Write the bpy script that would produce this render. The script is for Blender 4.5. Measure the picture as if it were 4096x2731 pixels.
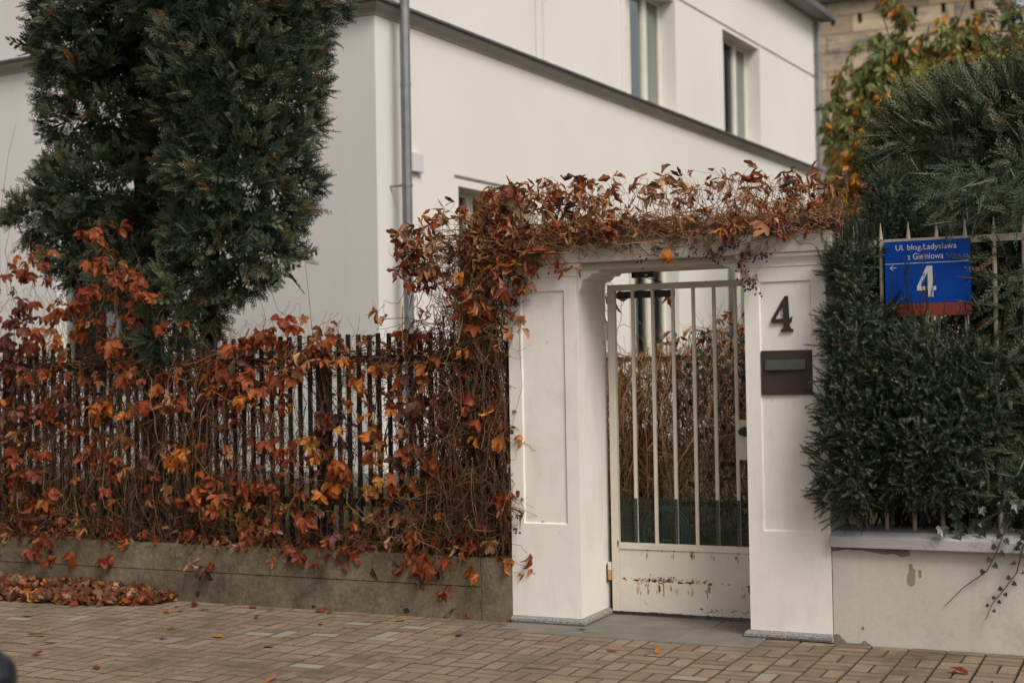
import bpy, bmesh, math
import numpy as np
from mathutils import Matrix, Vector

# ------------------------------------------------------------------ scene, camera, world, sun, exposure
for o in list(bpy.data.objects): bpy.data.objects.remove(o)
S = bpy.context.scene
COL = S.collection
R = math.radians
rng = np.random.default_rng(7)

CAM = np.array([2.278, -8.274, 1.6])
YAW, PITCH, ROLL = R(24.7), 0.0209, 0.0169
_right = np.array([math.cos(YAW), math.sin(YAW), 0]); _fwd = np.array([-math.sin(YAW), math.cos(YAW), 0]); _down = np.array([0, 0, -1.])
_B = np.stack([_right, _down, _fwd], 1)
cp, sp, cr, sr = math.cos(PITCH), math.sin(PITCH), math.cos(ROLL), math.sin(ROLL)
_M = np.array([[cr, sr, 0], [-sr, cr, 0], [0, 0, 1]]) @ np.array([[1, 0, 0], [0, cp, sp], [0, -sp, cp]])
_A = _B @ _M.T
cd = bpy.data.cameras.new('camera'); cam = bpy.data.objects.new('camera', cd); COL.objects.link(cam)
m = np.eye(4); m[:3, 0] = _A[:, 0]; m[:3, 1] = -_A[:, 1]; m[:3, 2] = -_A[:, 2]; m[:3, 3] = CAM
cam.matrix_world = Matrix(m.tolist())
cd.sensor_width = 36; cd.sensor_fit = 'HORIZONTAL'; cd.lens = 50; cd.clip_end = 600; cd.clip_start = .05
cd.dof.use_dof = True; cd.dof.focus_distance = 8.55; cd.dof.aperture_fstop = 1.8
S.camera = cam
S.render.resolution_x, S.render.resolution_y = 1024, 682
S.cycles.max_bounces = 6; S.cycles.diffuse_bounces = 3; S.cycles.transparent_max_bounces = 8

SUN_AZ, SUN_EL = R(55), R(46)      # azimuth measured from -Y (street side) towards +X
W = bpy.data.worlds.new('World'); S.world = W; W.use_nodes = True
nt = W.node_tree; nt.nodes.clear()
sky = nt.nodes.new('ShaderNodeTexSky'); sky.sky_type = 'NISHITA'; sky.sun_disc = False
sky.sun_elevation = SUN_EL; sky.air_density = 1.0; sky.dust_density = 4.0; sky.ozone_density = 1.0
sdir = Vector((math.sin(SUN_AZ) * math.cos(SUN_EL), -math.cos(SUN_AZ) * math.cos(SUN_EL), math.sin(SUN_EL)))
sky.sun_rotation = math.atan2(sdir.x, sdir.y)
hs = nt.nodes.new('ShaderNodeHueSaturation'); hs.inputs['Saturation'].default_value = 0.15   # cloud cover: nearly colourless sky
tintn = nt.nodes.new('ShaderNodeMix'); tintn.data_type = 'RGBA'; tintn.blend_type = 'MULTIPLY'; tintn.inputs[0].default_value = 1
tintn.inputs[7].default_value = (1.0, .955, .905, 1)
bg = nt.nodes.new('ShaderNodeBackground'); bg.inputs['Strength'].default_value = 0.088
wo = nt.nodes.new('ShaderNodeOutputWorld')
nt.links.new(sky.outputs[0], hs.inputs['Color']); nt.links.new(hs.outputs[0], tintn.inputs[6])
nt.links.new(tintn.outputs[2], bg.inputs[0]); nt.links.new(bg.outputs[0], wo.inputs[0])
sl = bpy.data.lights.new('sun', 'SUN'); sl.energy = 1.5; sl.angle = R(24); sl.color = (1, .95, .88)
so = bpy.data.objects.new('sun', sl); COL.objects.link(so); so.rotation_euler = sdir.to_track_quat('Z', 'Y').to_euler()
so.location = (6, -6, 12)
vs = S.view_settings; vs.view_transform = 'Standard'; vs.look = 'None'; vs.exposure = 0.46; vs.gamma = 1.0

# ------------------------------------------------------------------ helpers
def root_loc(o):
    v = Vector((0, 0, 0))
    while o is not None: v += o.location; o = o.parent
    return v
def tag(o, label=None, cat=None, group=None, kind=None):
    if label: o['label'] = label
    if cat: o['category'] = cat
    if group: o['group'] = group
    if kind: o['kind'] = kind
    return o
def thing(name, loc, label, cat, group=None):
    o = bpy.data.objects.new(name, None); COL.objects.link(o); o.location = loc; o.empty_display_size = .1
    return tag(o, label, cat, group)
def link(name, me, mat=None, parent=None):
    o = bpy.data.objects.new(name, me); COL.objects.link(o)
    if parent is not None: o.parent = parent
    if mat is not None: me.materials.clear(); me.materials.append(mat)
    return o
def npmesh(name, V, F, tint=None, matidx=None, smooth=False):
    """triangle mesh from arrays"""
    V = np.asarray(V, np.float32); F = np.asarray(F, np.int32)
    me = bpy.data.meshes.new(name)
    me.vertices.add(len(V)); me.vertices.foreach_set('co', V.ravel())
    k = F.shape[1]
    me.loops.add(F.size); me.loops.foreach_set('vertex_index', F.ravel())
    me.polygons.add(len(F)); me.polygons.foreach_set('loop_start', np.arange(len(F), dtype=np.int32) * k)
    me.polygons.foreach_set('loop_total', np.full(len(F), k, np.int32))
    if matidx is not None: me.polygons.foreach_set('material_index', np.asarray(matidx, np.int32))
    me.polygons.foreach_set('use_smooth', np.full(len(F), smooth))
    if tint is not None:
        a = me.attributes.new('tint', 'FLOAT', 'POINT'); a.data.foreach_set('value', np.asarray(tint, np.float32))
    me.update(calc_edges=True)
    return me
class MB:
    def __init__(s, xf=None): s.v = []; s.f = []; s.xf = xf
    def add(s, vs, fs):
        n = len(s.v); s.v += [tuple(map(float, p)) for p in vs]; s.f += [tuple(i + n for i in f) for f in fs]; return s
    def box(s, x0, x1, y0, y1, z0, z1):
        return s.add([(x0,y0,z0),(x1,y0,z0),(x1,y1,z0),(x0,y1,z0),(x0,y0,z1),(x1,y0,z1),(x1,y1,z1),(x0,y1,z1)],
                     [(0,3,2,1),(4,5,6,7),(0,1,5,4),(1,2,6,5),(2,3,7,6),(3,0,4,7)])
    def prism(s, poly, a, b, axis='y'):
        """poly: list of 2D points (x,z) extruded along y, or (y,z) along x, or (x,y) along z"""
        n = len(poly)
        def P(p, t): return {'y': (p[0], t, p[1]), 'x': (t, p[0], p[1]), 'z': (p[0], p[1], t)}[axis]
        vs = [P(p, a) for p in poly] + [P(p, b) for p in poly]
        fs = [tuple(range(n)), tuple(range(2*n-1, n-1, -1))] + [(i, i+n, (i+1) % n + n, (i+1) % n) for i in range(n)]
        return s.add(vs, fs)
    def cyl(s, p0, p1, r0, r1=None, n=12):
        r1 = r0 if r1 is None else r1
        p0 = Vector(p0); p1 = Vector(p1); d = (p1 - p0).normalized()
        u = d.orthogonal().normalized(); w = d.cross(u)
        vs = []
        for p, r in ((p0, r0), (p1, r1)):
            for i in range(n):
                a = 2*math.pi*i/n; vs.append(p + u*(r*math.cos(a)) + w*(r*math.sin(a)))
        fs = [(i, (i+1) % n, (i+1) % n + n, i+n) for i in range(n)] + [tuple(range(n-1, -1, -1)), tuple(range(n, 2*n))]
        return s.add(vs, fs)
    def lathe(s, c, prof, n=24):
        vs = []; k = len(prof)
        for r, z in prof:
            for i in range(n):
                a = 2*math.pi*i/n; vs.append((c[0]+r*math.cos(a), c[1]+r*math.sin(a), c[2]+z))
        fs = [(j*n+i, j*n+(i+1) % n, (j+1)*n+(i+1) % n, (j+1)*n+i) for j in range(k-1) for i in range(n)]
        fs += [tuple(range(n-1, -1, -1)), tuple(range((k-1)*n, k*n))]
        return s.add(vs, fs)
    def build(s, name, mat, parent=None, bevel=0, smooth=False, origin=None):
        V = s.v if s.xf is None else [s.xf(p) for p in s.v]
        L = root_loc(parent) if parent is not None else Vector(origin or (0, 0, 0))
        me = bpy.data.meshes.new(name); me.from_pydata([(p[0]-L.x, p[1]-L.y, p[2]-L.z) for p in V], [], s.f); me.update()
        bm = bmesh.new(); bm.from_mesh(me); bmesh.ops.recalc_face_normals(bm, faces=bm.faces)
        if bevel:
            es = [e for e in bm.edges if len(e.link_faces) == 2 and e.calc_face_angle(0) > .5]
            bmesh.ops.bevel(bm, geom=es, offset=bevel, segments=2, affect='EDGES', profile=.6)
        bm.to_mesh(me); bm.free()
        if smooth: me.polygons.foreach_set('use_smooth', [True]*len(me.polygons))
        o = link(name, me, mat, parent)
        if parent is None: o.location = L
        return o

# ------------------------------------------------------------------ materials
def nn(t, kind, **kw):
    n = t.nodes.new(kind)
    for k, v in kw.items(): setattr(n, k, v)
    return n
def surf(name, col, col2=None, rough=.8, scale=3., detail=8, contrast=(.35, .65), bump=0., bscale=60., spec=.3, metal=0., col3=None, s3=1.2, c3=(.52, .62), tint=0., coord='Object', stretch=(1, 1, 1), fine=0., fscale=60., pale=None):
    M = bpy.data.materials.new(name); M.use_nodes = True; t = M.node_tree; b = t.nodes['Principled BSDF']
    b.inputs['Roughness'].default_value = rough; b.inputs['Specular IOR Level'].default_value = spec; b.inputs['Metallic'].default_value = metal
    tc = nn(t, 'ShaderNodeTexCoord'); mp = nn(t, 'ShaderNodeMapping'); mp.inputs['Scale'].default_value = stretch
    if coord == 'World':
        g = nn(t, 'ShaderNodeNewGeometry'); t.links.new(g.outputs['Position'], mp.inputs[0])
    else: t.links.new(tc.outputs[coord], mp.inputs[0])
    def noise(sc, det=detail, rgh=.6):
        n = nn(t, 'ShaderNodeTexNoise'); n.inputs['Scale'].default_value = sc; n.inputs['Detail'].default_value = det; n.inputs['Roughness'].default_value = rgh
        t.links.new(mp.outputs[0], n.inputs['Vector']); return n
    def ramp(src, lo, hi):
        r = nn(t, 'ShaderNodeMapRange'); r.inputs[1].default_value = lo; r.inputs[2].default_value = hi; t.links.new(src, r.inputs[0]); return r.outputs[0]
    def mix(f, a, bb, blend='MIX'):
        x = nn(t, 'ShaderNodeMix'); x.data_type = 'RGBA'; x.blend_type = blend
        if isinstance(f, float): x.inputs[0].default_value = f
        else: t.links.new(f, x.inputs[0])
        for i, q in ((6, a), (7, bb)):
            if isinstance(q, tuple): x.inputs[i].default_value = (*q, 1)
            else: t.links.new(q, x.inputs[i])
        return x.outputs[2]
    out = None
    if col2 is not None: out = mix(ramp(noise(scale).outputs[0], *contrast), col, col2)
    if col3 is not None: out = mix(ramp(noise(s3, 10, .7).outputs[0], *c3), out if out is not None else col, col3)
    if fine:
        fm = nn(t, 'ShaderNodeMapRange'); fm.inputs[1].default_value = .3; fm.inputs[2].default_value = .7; fm.inputs[3].default_value = 1 - fine; fm.inputs[4].default_value = 1 + fine
        t.links.new(noise(fscale, 5, .75).outputs[0], fm.inputs[0]); fc = nn(t, 'ShaderNodeCombineColor')
        for i in range(3): t.links.new(fm.outputs[0], fc.inputs[i])
        out = mix(1.0, out if out is not None else col, fc.outputs[0], 'MULTIPLY')
    if tint:
        at = nn(t, 'ShaderNodeAttribute'); at.attribute_name = 'tint'; oi = nn(t, 'ShaderNodeObjectInfo')
        ad = nn(t, 'ShaderNodeMath', operation='ADD'); t.links.new(at.outputs['Fac'], ad.inputs[0]); t.links.new(oi.outputs['Random'], ad.inputs[1])
        fr = nn(t, 'ShaderNodeMath', operation='FRACT'); t.links.new(ad.outputs[0], fr.inputs[0])
        mr = nn(t, 'ShaderNodeMapRange'); mr.inputs[3].default_value = 1 - tint; mr.inputs[4].default_value = 1 + tint * .6; t.links.new(fr.outputs[0], mr.inputs[0])
        cc = nn(t, 'ShaderNodeCombineColor'); 
        for i in range(3): t.links.new(mr.outputs[0], cc.inputs[i])
        out = mix(1.0, out if out is not None else col, cc.outputs[0], 'MULTIPLY')
        if pale is not None:
            gt_ = nn(t, 'ShaderNodeMath', operation='GREATER_THAN'); gt_.inputs[1].default_value = .982; t.links.new(fr.outputs[0], gt_.inputs[0])
            out = mix(gt_.outputs[0], out, pale)
    if out is None: b.inputs['Base Color'].default_value = (*col, 1)
    else: t.links.new(out, b.inputs['Base Color'])
    if bump:
        bp = nn(t, 'ShaderNodeBump'); bp.inputs['Strength'].default_value = bump; bp.inputs['Distance'].default_value = .01
        t.links.new(noise(bscale, 6).outputs[0], bp.inputs['Height']); t.links.new(bp.outputs[0], b.inputs['Normal'])
    return M
def streaks(M, col, scale=5., lo=.55, hi=.78, amt=.6, stretch=(1, 1, .12)):
    t = M.node_tree; b = t.nodes['Principled BSDF']; src = b.inputs['Base Color'].links[0].from_socket
    g = nn(t, 'ShaderNodeNewGeometry'); mp = nn(t, 'ShaderNodeMapping'); mp.inputs['Scale'].default_value = stretch; t.links.new(g.outputs['Position'], mp.inputs[0])
    n = nn(t, 'ShaderNodeTexNoise'); n.inputs['Scale'].default_value = scale; n.inputs['Detail'].default_value = 8; n.inputs['Roughness'].default_value = .65; t.links.new(mp.outputs[0], n.inputs['Vector'])
    r = nn(t, 'ShaderNodeMapRange'); r.inputs[1].default_value = lo; r.inputs[2].default_value = hi; r.inputs[4].default_value = amt; t.links.new(n.outputs[0], r.inputs[0])
    x = nn(t, 'ShaderNodeMix'); x.data_type = 'RGBA'; t.links.new(r.outputs[0], x.inputs[0]); t.links.new(src, x.inputs[6]); x.inputs[7].default_value = (*col, 1); t.links.new(x.outputs[2], b.inputs['Base Color'])
def leafmat(name, ramp, patch, pf=(.45, .62), rough=.55, trans=.25, pscale=28., spec=.3, coord='Object'):
    """ramp: colours picked by per-piece tint; patch: colour of blotches"""
    M = bpy.data.materials.new(name); M.use_nodes = True; t = M.node_tree; b = t.nodes['Principled BSDF']; out = t.nodes['Material Output']
    b.inputs['Roughness'].default_value = rough; b.inputs['Specular IOR Level'].default_value = spec
    at = nn(t, 'ShaderNodeAttribute'); at.attribute_name = 'tint'; oi = nn(t, 'ShaderNodeObjectInfo')
    ad = nn(t, 'ShaderNodeMath', operation='ADD'); t.links.new(at.outputs['Fac'], ad.inputs[0]); t.links.new(oi.outputs['Random'], ad.inputs[1])
    fr = nn(t, 'ShaderNodeMath', operation='FRACT'); t.links.new(ad.outputs[0], fr.inputs[0])
    cr_ = nn(t, 'ShaderNodeValToRGB'); e = cr_.color_ramp.elements
    while len(e) < len(ramp): e.new(.5)
    for i, (p, c) in enumerate(ramp): e[i].position = p; e[i].color = (*c, 1)
    t.links.new(fr.outputs[0], cr_.inputs[0]); col = cr_.outputs[0]
    if patch is not None:
        tc = nn(t, 'ShaderNodeTexCoord'); va = nn(t, 'ShaderNodeVectorMath', operation='ADD')
        sc = nn(t, 'ShaderNodeMath', operation='MULTIPLY'); sc.inputs[1].default_value = 37.; t.links.new(oi.outputs['Random'], sc.inputs[0])
        t.links.new(tc.outputs[coord], va.inputs[0]); t.links.new(sc.outputs[0], va.inputs[1])
        n = nn(t, 'ShaderNodeTexNoise'); n.inputs['Scale'].default_value = pscale; n.inputs['Detail'].default_value = 4; t.links.new(va.outputs[0], n.inputs['Vector'])
        mr = nn(t, 'ShaderNodeMapRange'); mr.inputs[1].default_value = pf[0]; mr.inputs[2].default_value = pf[1]; t.links.new(n.outputs[0], mr.inputs[0])
        x = nn(t, 'ShaderNodeMix'); x.data_type = 'RGBA'; t.links.new(mr.outputs[0], x.inputs[0]); t.links.new(col, x.inputs[6]); x.inputs[7].default_value = (*patch, 1); col = x.outputs[2]
    t.links.new(col, b.inputs['Base Color'])
    if trans:
        tr = nn(t, 'ShaderNodeBsdfTranslucent'); t.links.new(col, tr.inputs[0]); ms = nn(t, 'ShaderNodeMixShader'); ms.inputs[0].default_value = trans
        t.links.new(b.outputs[0], ms.inputs[1]); t.links.new(tr.outputs[0], ms.inputs[2]); t.links.new(ms.outputs[0], out.inputs[0])
    return M

m_stucco = surf('gate_stucco', (.80, .76, .71), (.75, .71, .655), rough=.9, scale=2.2, bump=.16, bscale=160, fine=.035, fscale=130, col3=(.60, .55, .48), s3=1.1, c3=(.60, .80), spec=.15)
streaks(m_stucco, (.50, .45, .39), 9., .50, .78, .36, (1, 1, .4))
streaks(m_stucco, (.34, .30, .25), 30., .66, .74, .5, (1, 1, .6))
m_soffit = surf('weathered_lintel', (.62, .58, .52), (.50, .46, .40), rough=.9, scale=5, bump=.4, bscale=90, spec=.15, col3=(.30, .27, .22), s3=6, c3=(.6, .75))
m_house = surf('house_render', (.74, .715, .68), (.71, .68, .645), rough=.95, scale=.5, bump=.16, bscale=90, spec=.1, fine=.03, fscale=70)
streaks(m_house, (.52, .49, .46), 2.2, .56, .82, .2)
m_frieze = surf('house_cornice_render', (.46, .43, .38), (.40, .375, .33), rough=.9, scale=2, bump=.2, spec=.15)
m_zinc = surf('zinc', (.20, .205, .21), (.27, .27, .27), rough=.45, scale=4, spec=.5, metal=.6)
m_flash = surf('zinc_flashing', (.11, .115, .12), (.17, .17, .17), rough=.5, scale=4, spec=.5, metal=.5)
m_plinth = surf('house_plinth_render', (.33, .32, .31), (.27, .26, .25), rough=.9, scale=3, bump=.2)
m_wframe = surf('window_paint', (.72, .69, .61), (.66, .62, .54), rough=.5, scale=4)
m_wgreen = surf('grey_green_frame', (.22, .26, .25), (.18, .21, .20), rough=.6, scale=4)
m_curtain = surf('curtain_cloth', (.40, .37, .33), (.30, .28, .25), rough=.9, scale=2, stretch=(9, 9, .3))
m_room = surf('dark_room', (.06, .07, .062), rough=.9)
m_roof = surf('roof_sheet', (.10, .10, .10), (.07, .07, .07), rough=.7, scale=2)
m_soff2 = surf('eave_soffit', (.40, .38, .33), (.34, .32, .28), rough=.8, scale=2)
m_conc = surf('old_concrete', (.215, .172, .120), (.135, .108, .074), rough=.95, scale=3.2, bump=.5, bscale=70, col3=(.075, .062, .046), s3=2.2, c3=(.50, .70), spec=.1, contrast=(.35, .62), fine=.32, fscale=38)
streaks(m_conc, (.30, .27, .22), 6., .58, .72, .5, (1, 1, .3))
streaks(m_conc, (.055, .045, .034), 3., .54, .72, .75, (1, 1, .5))
m_crack = surf('dark_gap', (.03, .026, .02), rough=1)
m_white = surf('wall_limewash', (.58, .535, .48), (.49, .45, .395), rough=.95, scale=1.8, bump=.15, bscale=150, col3=(.32, .285, .24), s3=2.4, c3=(.54, .78), spec=.1, fine=.06, fscale=50)
streaks(m_white, (.36, .32, .27), 4.5, .52, .75, .6)
m_cop = surf('coping_paint', (.44, .42, .42), (.36, .345, .345), rough=.85, scale=3, bump=.3, col3=(.20, .185, .17), s3=7, c3=(.57, .70), spec=.15)
m_patch = surf('bare_plaster', (.30, .245, .165), (.24, .195, .13), rough=1, scale=20, bump=.5)
m_patch2 = surf('grey_render_scar', (.26, .235, .20), (.15, .13, .11), rough=1, scale=14, bump=.8)
m_paver = surf('paver_concrete', (.275, .202, .146), (.215, .158, .113), rough=.9, scale=9, bump=.3, bscale=170, tint=.20, pale=(.29, .255, .21), spec=.15, coord='World', col3=(.115, .088, .064), s3=1.4, c3=(.50, .68), fine=.16, fscale=90)
m_edge = surf('dirty_paver_arris', (.135, .103, .075), (.08, .062, .045), rough=1, scale=20, coord='World')
m_joint = surf('joint_sand', (.022, .017, .012), (.014, .011, .008), rough=1, scale=9, bump=.4)
m_slab = surf('granite_slab', (.21, .19, .168), (.15, .138, .12), rough=.85, scale=4, bump=.3, bscale=150, col3=(.12, .11, .095), s3=2.2, c3=(.55, .72), coord='World')
m_granite = surf('speckled_granite', (.34, .325, .30), (.12, .115, .11), rough=.7, scale=150, detail=2, contrast=(.4, .6))
m_iron = surf('black_fence_paint', (.012, .012, .013), (.02, .018, .016), rough=.6, scale=8)
m_gate = surf('gate_paint', (.66, .61, .52), (.58, .53, .44), rough=.55, scale=4, col3=(.30, .22, .15), s3=16, c3=(.66, .74), spec=.35)
m_gatepanel = surf('rusty_gate_paint', (.66, .62, .54), (.58, .54, .46), rough=.6, scale=3, bump=.3, bscale=35, col3=(.26, .17, .10), s3=10, c3=(.645, .73), spec=.3)
m_rust = surf('rust', (.26, .095, .028), (.085, .035, .017), rough=.95, scale=30, bump=.8, bscale=120)
m_rustlight = surf('rust_bleed', (.42, .19, .065), (.50, .34, .20), rough=.8, scale=25, contrast=(.4, .6))
m_net = surf('green_net', (.020, .042, .034), (.015, .032, .027), rough=.6, scale=30)
m_black = surf('black_metal', (.018, .018, .018), rough=.4, spec=.5)
m_bronze = surf('dark_bronze', (.026, .020, .015), (.038, .029, .021), rough=.5, scale=20, spec=.4, bump=.1)
m_plate = surf('brown_plate', (.050, .036, .026), (.040, .029, .021), rough=.5, scale=7, spec=.4)
m_flap = surf('grey_flap', (.085, .08, .072), (.065, .06, .055), rough=.4, scale=40, metal=.3, spec=.5)
m_blue = surf('sign_blue', (.002, .058, .36), (.002, .052, .32), rough=.5, scale=3, spec=.15)
m_sred = surf('sign_red', (.27, .050, .030), (.23, .044, .028), rough=.4, scale=4)
m_swhite = surf('sign_white', (.62, .61, .60), rough=.4)
m_rfence = surf('fence_cream_paint', (.47, .42, .35), (.38, .33, .265), rough=.6, scale=14, col3=(.17, .09, .045), s3=30, c3=(.62, .70))
m_soil = surf('garden_ground', (.035, .045, .018), (.06, .05, .022), rough=1, scale=6, bump=.8, bscale=30)
m_ground = surf('street_ground', (.09, .085, .08), (.06, .058, .055), rough=.95, scale=3, bump=.4)
m_apt = surf('apartment_panel', (.62, .49, .35), (.48, .375, .27), rough=.95, scale=.9, bump=.2, col3=(.27, .24, .22), s3=.55, c3=(.50, .60), coord='World', stretch=(1, 1, 2.2))
def blockwork(M, w=2.1, h=.78):
    t = M.node_tree; b = t.nodes['Principled BSDF']; src = b.inputs['Base Color'].links[0].from_socket
    g = nn(t, 'ShaderNodeNewGeometry'); sx_ = nn(t, 'ShaderNodeSeparateXYZ'); cx_ = nn(t, 'ShaderNodeCombineXYZ'); t.links.new(g.outputs['Position'], sx_.inputs[0]); t.links.new(sx_.outputs[0], cx_.inputs[0]); t.links.new(sx_.outputs[2], cx_.inputs[1])
    br_ = nn(t, 'ShaderNodeTexBrick'); br_.inputs['Scale'].default_value = 1; br_.inputs['Brick Width'].default_value = w; br_.inputs['Row Height'].default_value = h; br_.inputs['Mortar Size'].default_value = .035; br_.inputs['Bias'].default_value = -.1
    br_.inputs['Color1'].default_value = (1.1, 1.08, 1.05, 1); br_.inputs['Color2'].default_value = (.68, .68, .70, 1); br_.inputs['Mortar'].default_value = (.42, .38, .34, 1); t.links.new(cx_.outputs[0], br_.inputs['Vector'])
    x = nn(t, 'ShaderNodeMix'); x.data_type = 'RGBA'; x.blend_type = 'MULTIPLY'; x.inputs[0].default_value = 1; t.links.new(src, x.inputs[6]); t.links.new(br_.outputs['Color'], x.inputs[7]); t.links.new(x.outputs[2], b.inputs['Base Color'])
blockwork(m_apt)
m_apttop = surf('apartment_parapet', (.30, .30, .32), (.24, .24, .26), rough=.8, scale=.5)
m_boll = surf('bollard_paint', (.006, .008, .014), (.010, .013, .022), rough=.28, scale=5, spec=.6)
m_tan = surf('tan_post_render', (.27, .19, .11), (.20, .14, .08), rough=.9, scale=6, bump=.3)
m_bark = surf('conifer_bark', (.045, .03, .02), (.025, .018, .013), rough=1, scale=14, bump=1, bscale=40, stretch=(1, 1, .2))
m_hose = surf('garden_hose_rubber', (.075, .09, .07), rough=.5)

def glass():
    M = bpy.data.materials.new('window_glass'); M.use_nodes = True; t = M.node_tree; t.nodes.remove(t.nodes['Principled BSDF']); out = t.nodes['Material Output']
    g = nn(t, 'ShaderNodeBsdfGlossy'); g.inputs['Roughness'].default_value = .03; g.inputs[0].default_value = (.42, .46, .46, 1)
    tr = nn(t, 'ShaderNodeBsdfTransparent'); tr.inputs[0].default_value = (.62, .68, .66, 1)
    f = nn(t, 'ShaderNodeFresnel'); f.inputs[0].default_value = 1.22; ms = nn(t, 'ShaderNodeMixShader')
    t.links.new(f.outputs[0], ms.inputs[0]); t.links.new(tr.outputs[0], ms.inputs[1]); t.links.new(g.outputs[0], ms.inputs[2]); t.links.new(ms.outputs[0], out.inputs[0])
    return M
m_glass = glass()
LEAF = {
 'R': leafmat('creeper_leaf_red', [(0, (.13, .022, .012)), (.3, (.20, .034, .014)), (.6, (.27, .054, .018)), (.85, (.34, .092, .024)), (1, (.10, .018, .012))], (.40, .12, .026), (.54, .74), trans=.25),
 'D': leafmat('creeper_leaf_purple', [(0, (.050, .022, .018)), (.5, (.085, .028, .019)), (1, (.13, .04, .022))], (.17, .05, .02), (.58, .75), trans=.12),
 'O': leafmat('creeper_leaf_orange', [(0, (.50, .15, .022)), (.5, (.58, .23, .035)), (1, (.42, .10, .020))], (.30, .06, .016), (.48, .62)),
 'Y': leafmat('creeper_leaf_yellow', [(0, (.50, .25, .04)), (1, (.44, .18, .03))], (.26, .08, .02), (.55, .68)),
 'L': leafmat('leaf_litter_brown', [(0, (.10, .042, .020)), (.4, (.18, .085, .042)), (.7, (.12, .036, .018)), (1, (.27, .155, .085))], (.07, .026, .014), (.54, .70), trans=.08),
 'B': leafmat('creeper_leaf_dry', [(0, (.26, .092, .034)), (.35, (.34, .155, .068)), (.6, (.21, .062, .024)), (.85, (.42, .225, .115)), (1, (.50, .31, .18))], (.16, .050, .021), (.54, .70), trans=.12),
}
m_stem = leafmat('vine_stem', [(0, (.045, .022, .012)), (.45, (.095, .046, .022)), (.8, (.18, .092, .042)), (1, (.30, .18, .095))], None, trans=0, rough=.8)
m_stemred = leafmat('vine_stem_red', [(0, (.13, .050, .024)), (.5, (.27, .13, .058)), (1, (.42, .25, .13))], None, trans=0, rough=.8)
m_stemgold_lit = leafmat('vine_stem_gold_lit', [(0, (.15, .06, .025)), (.5, (.30, .15, .065)), (1, (.48, .30, .15))], None, trans=0, rough=.8)  # golden brown, made paler to paint in the bright light behind the gate
m_trunk = surf('vine_trunk', (.11, .075, .048), (.065, .045, .03), rough=1, scale=30, bump=.8, bscale=90)
m_berry = surf('blue_berry', (.014, .018, .035), (.03, .035, .06), rough=.4, scale=60)
m_thuja = leafmat('thuja_scale', [(0, (.014, .025, .015)), (.4, (.036, .053, .031)), (.66, (.092, .115, .066)), (.925, (.19, .21, .112)), (.94, (.20, .085, .020)), (1, (.30, .115, .022))], None, trans=.12, rough=.6)
m_cypress = leafmat('cypress_scale', [(0, (.028, .044, .027)), (.45, (.060, .081, .047)), (.8, (.13, .152, .088)), (.975, (.21, .225, .13)), (1, (.18, .09, .02))], None, trans=.15, rough=.6)
m_yew = leafmat('yew_needle', [(0, (.012, .023, .014)), (.45, (.027, .043, .026)), (.8, (.066, .088, .054)), (1, (.14, .155, .085))], None, trans=.08, rough=.45, spec=.4)
m_yellow = leafmat('yellowing_leaf', [(0, (.11, .14, .05)), (.3, (.25, .27, .09)), (.52, (.40, .37, .10)), (.72, (.55, .37, .05)), (.88, (.60, .28, .03)), (1, (.45, .17, .02))], None, trans=.3)
m_ivy = leafmat('ivy_leaf', [(0, (.014, .027, .016)), (.6, (.026, .042, .024)), (1, (.05, .066, .037))], (.015, .025, .015), (.5, .7), trans=.08, rough=.35, spec=.5)
m_grass = leafmat('grass_blade', [(0, (.04, .07, .02)), (.6, (.07, .10, .03)), (1, (.16, .12, .04))], None, trans=.2)
m_arils = surf('yew_berry', (.17, .028, .018), rough=.5)

# ------------------------------------------------------------------ foliage building blocks
def unit(v): v = np.asarray(v, float); return v / np.maximum(np.linalg.norm(v, axis=-1, keepdims=True), 1e-9)
def frames(d, roll=None, hint=None):
    """rotation matrices whose local +Z runs along d"""
    d = unit(d); n = len(d)
    h = np.tile(np.array([0, 0, 1.]), (n, 1)) if hint is None else hint
    par = np.abs((d*h).sum(1)) > .97; h = h.copy(); h[par] = (1, 0, 0)
    x = unit(np.cross(h, d)); y = np.cross(d, x)
    if roll is not None:
        c, s = np.cos(roll)[:, None], np.sin(roll)[:, None]; x, y = x*c + y*s, y*c - x*s
    return np.stack([x, y, d], 2)
def scatter(name, variants, pos, rot, scale, tint, mat, parent, kind='stuff', vtint=0.):
    """one joined mesh: variants = [(V,F),...] placed at pos with rotation matrices and sizes"""
    pos = np.asarray(pos); n = len(pos); vid = rng.integers(0, len(variants), n); L = np.array(root_loc(parent)) if parent is not None else 0
    Vs, Fs, Ts, off = [], [], [], 0
    for k, (V, F) in enumerate(variants):
        i = np.where(vid == k)[0]
        if not len(i): continue
        P = np.einsum('nij,vj->nvi', rot[i], V) * scale[i][:, None, None] + pos[i][:, None, :] - L
        Vs.append(P.reshape(-1, 3)); Fs.append((F[None] + (np.arange(len(i))*len(V))[:, None, None]).reshape(-1, 3) + off)
        Ts.append(np.repeat(tint[i], len(V))); off += len(i)*len(V)
    me = npmesh(name, np.concatenate(Vs), np.concatenate(Fs), np.concatenate(Ts))
    o = link(name, me, mat, parent)
    if kind: o['kind'] = kind
    return o
def clear_pillars(strands):
    for i, (P, a, b, c) in enumerate(strands):
        P = np.array(P, float); low = P[:, 2] < 2.27
        q = low & (P[:, 0] > -1.572) & (P[:, 0] < -.4) & (P[:, 1] > -.012); P[q, 0] = -1.572
        q = low & (P[:, 0] > -1.56) & (P[:, 0] < -.4) & (P[:, 2] < 2.02); P[q, 0] = -1.56 + .12*(P[q, 0] + 1.56)
        P[:, 0] = np.minimum(P[:, 0], .60); strands[i] = (P, a, b, c)
    return strands
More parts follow.
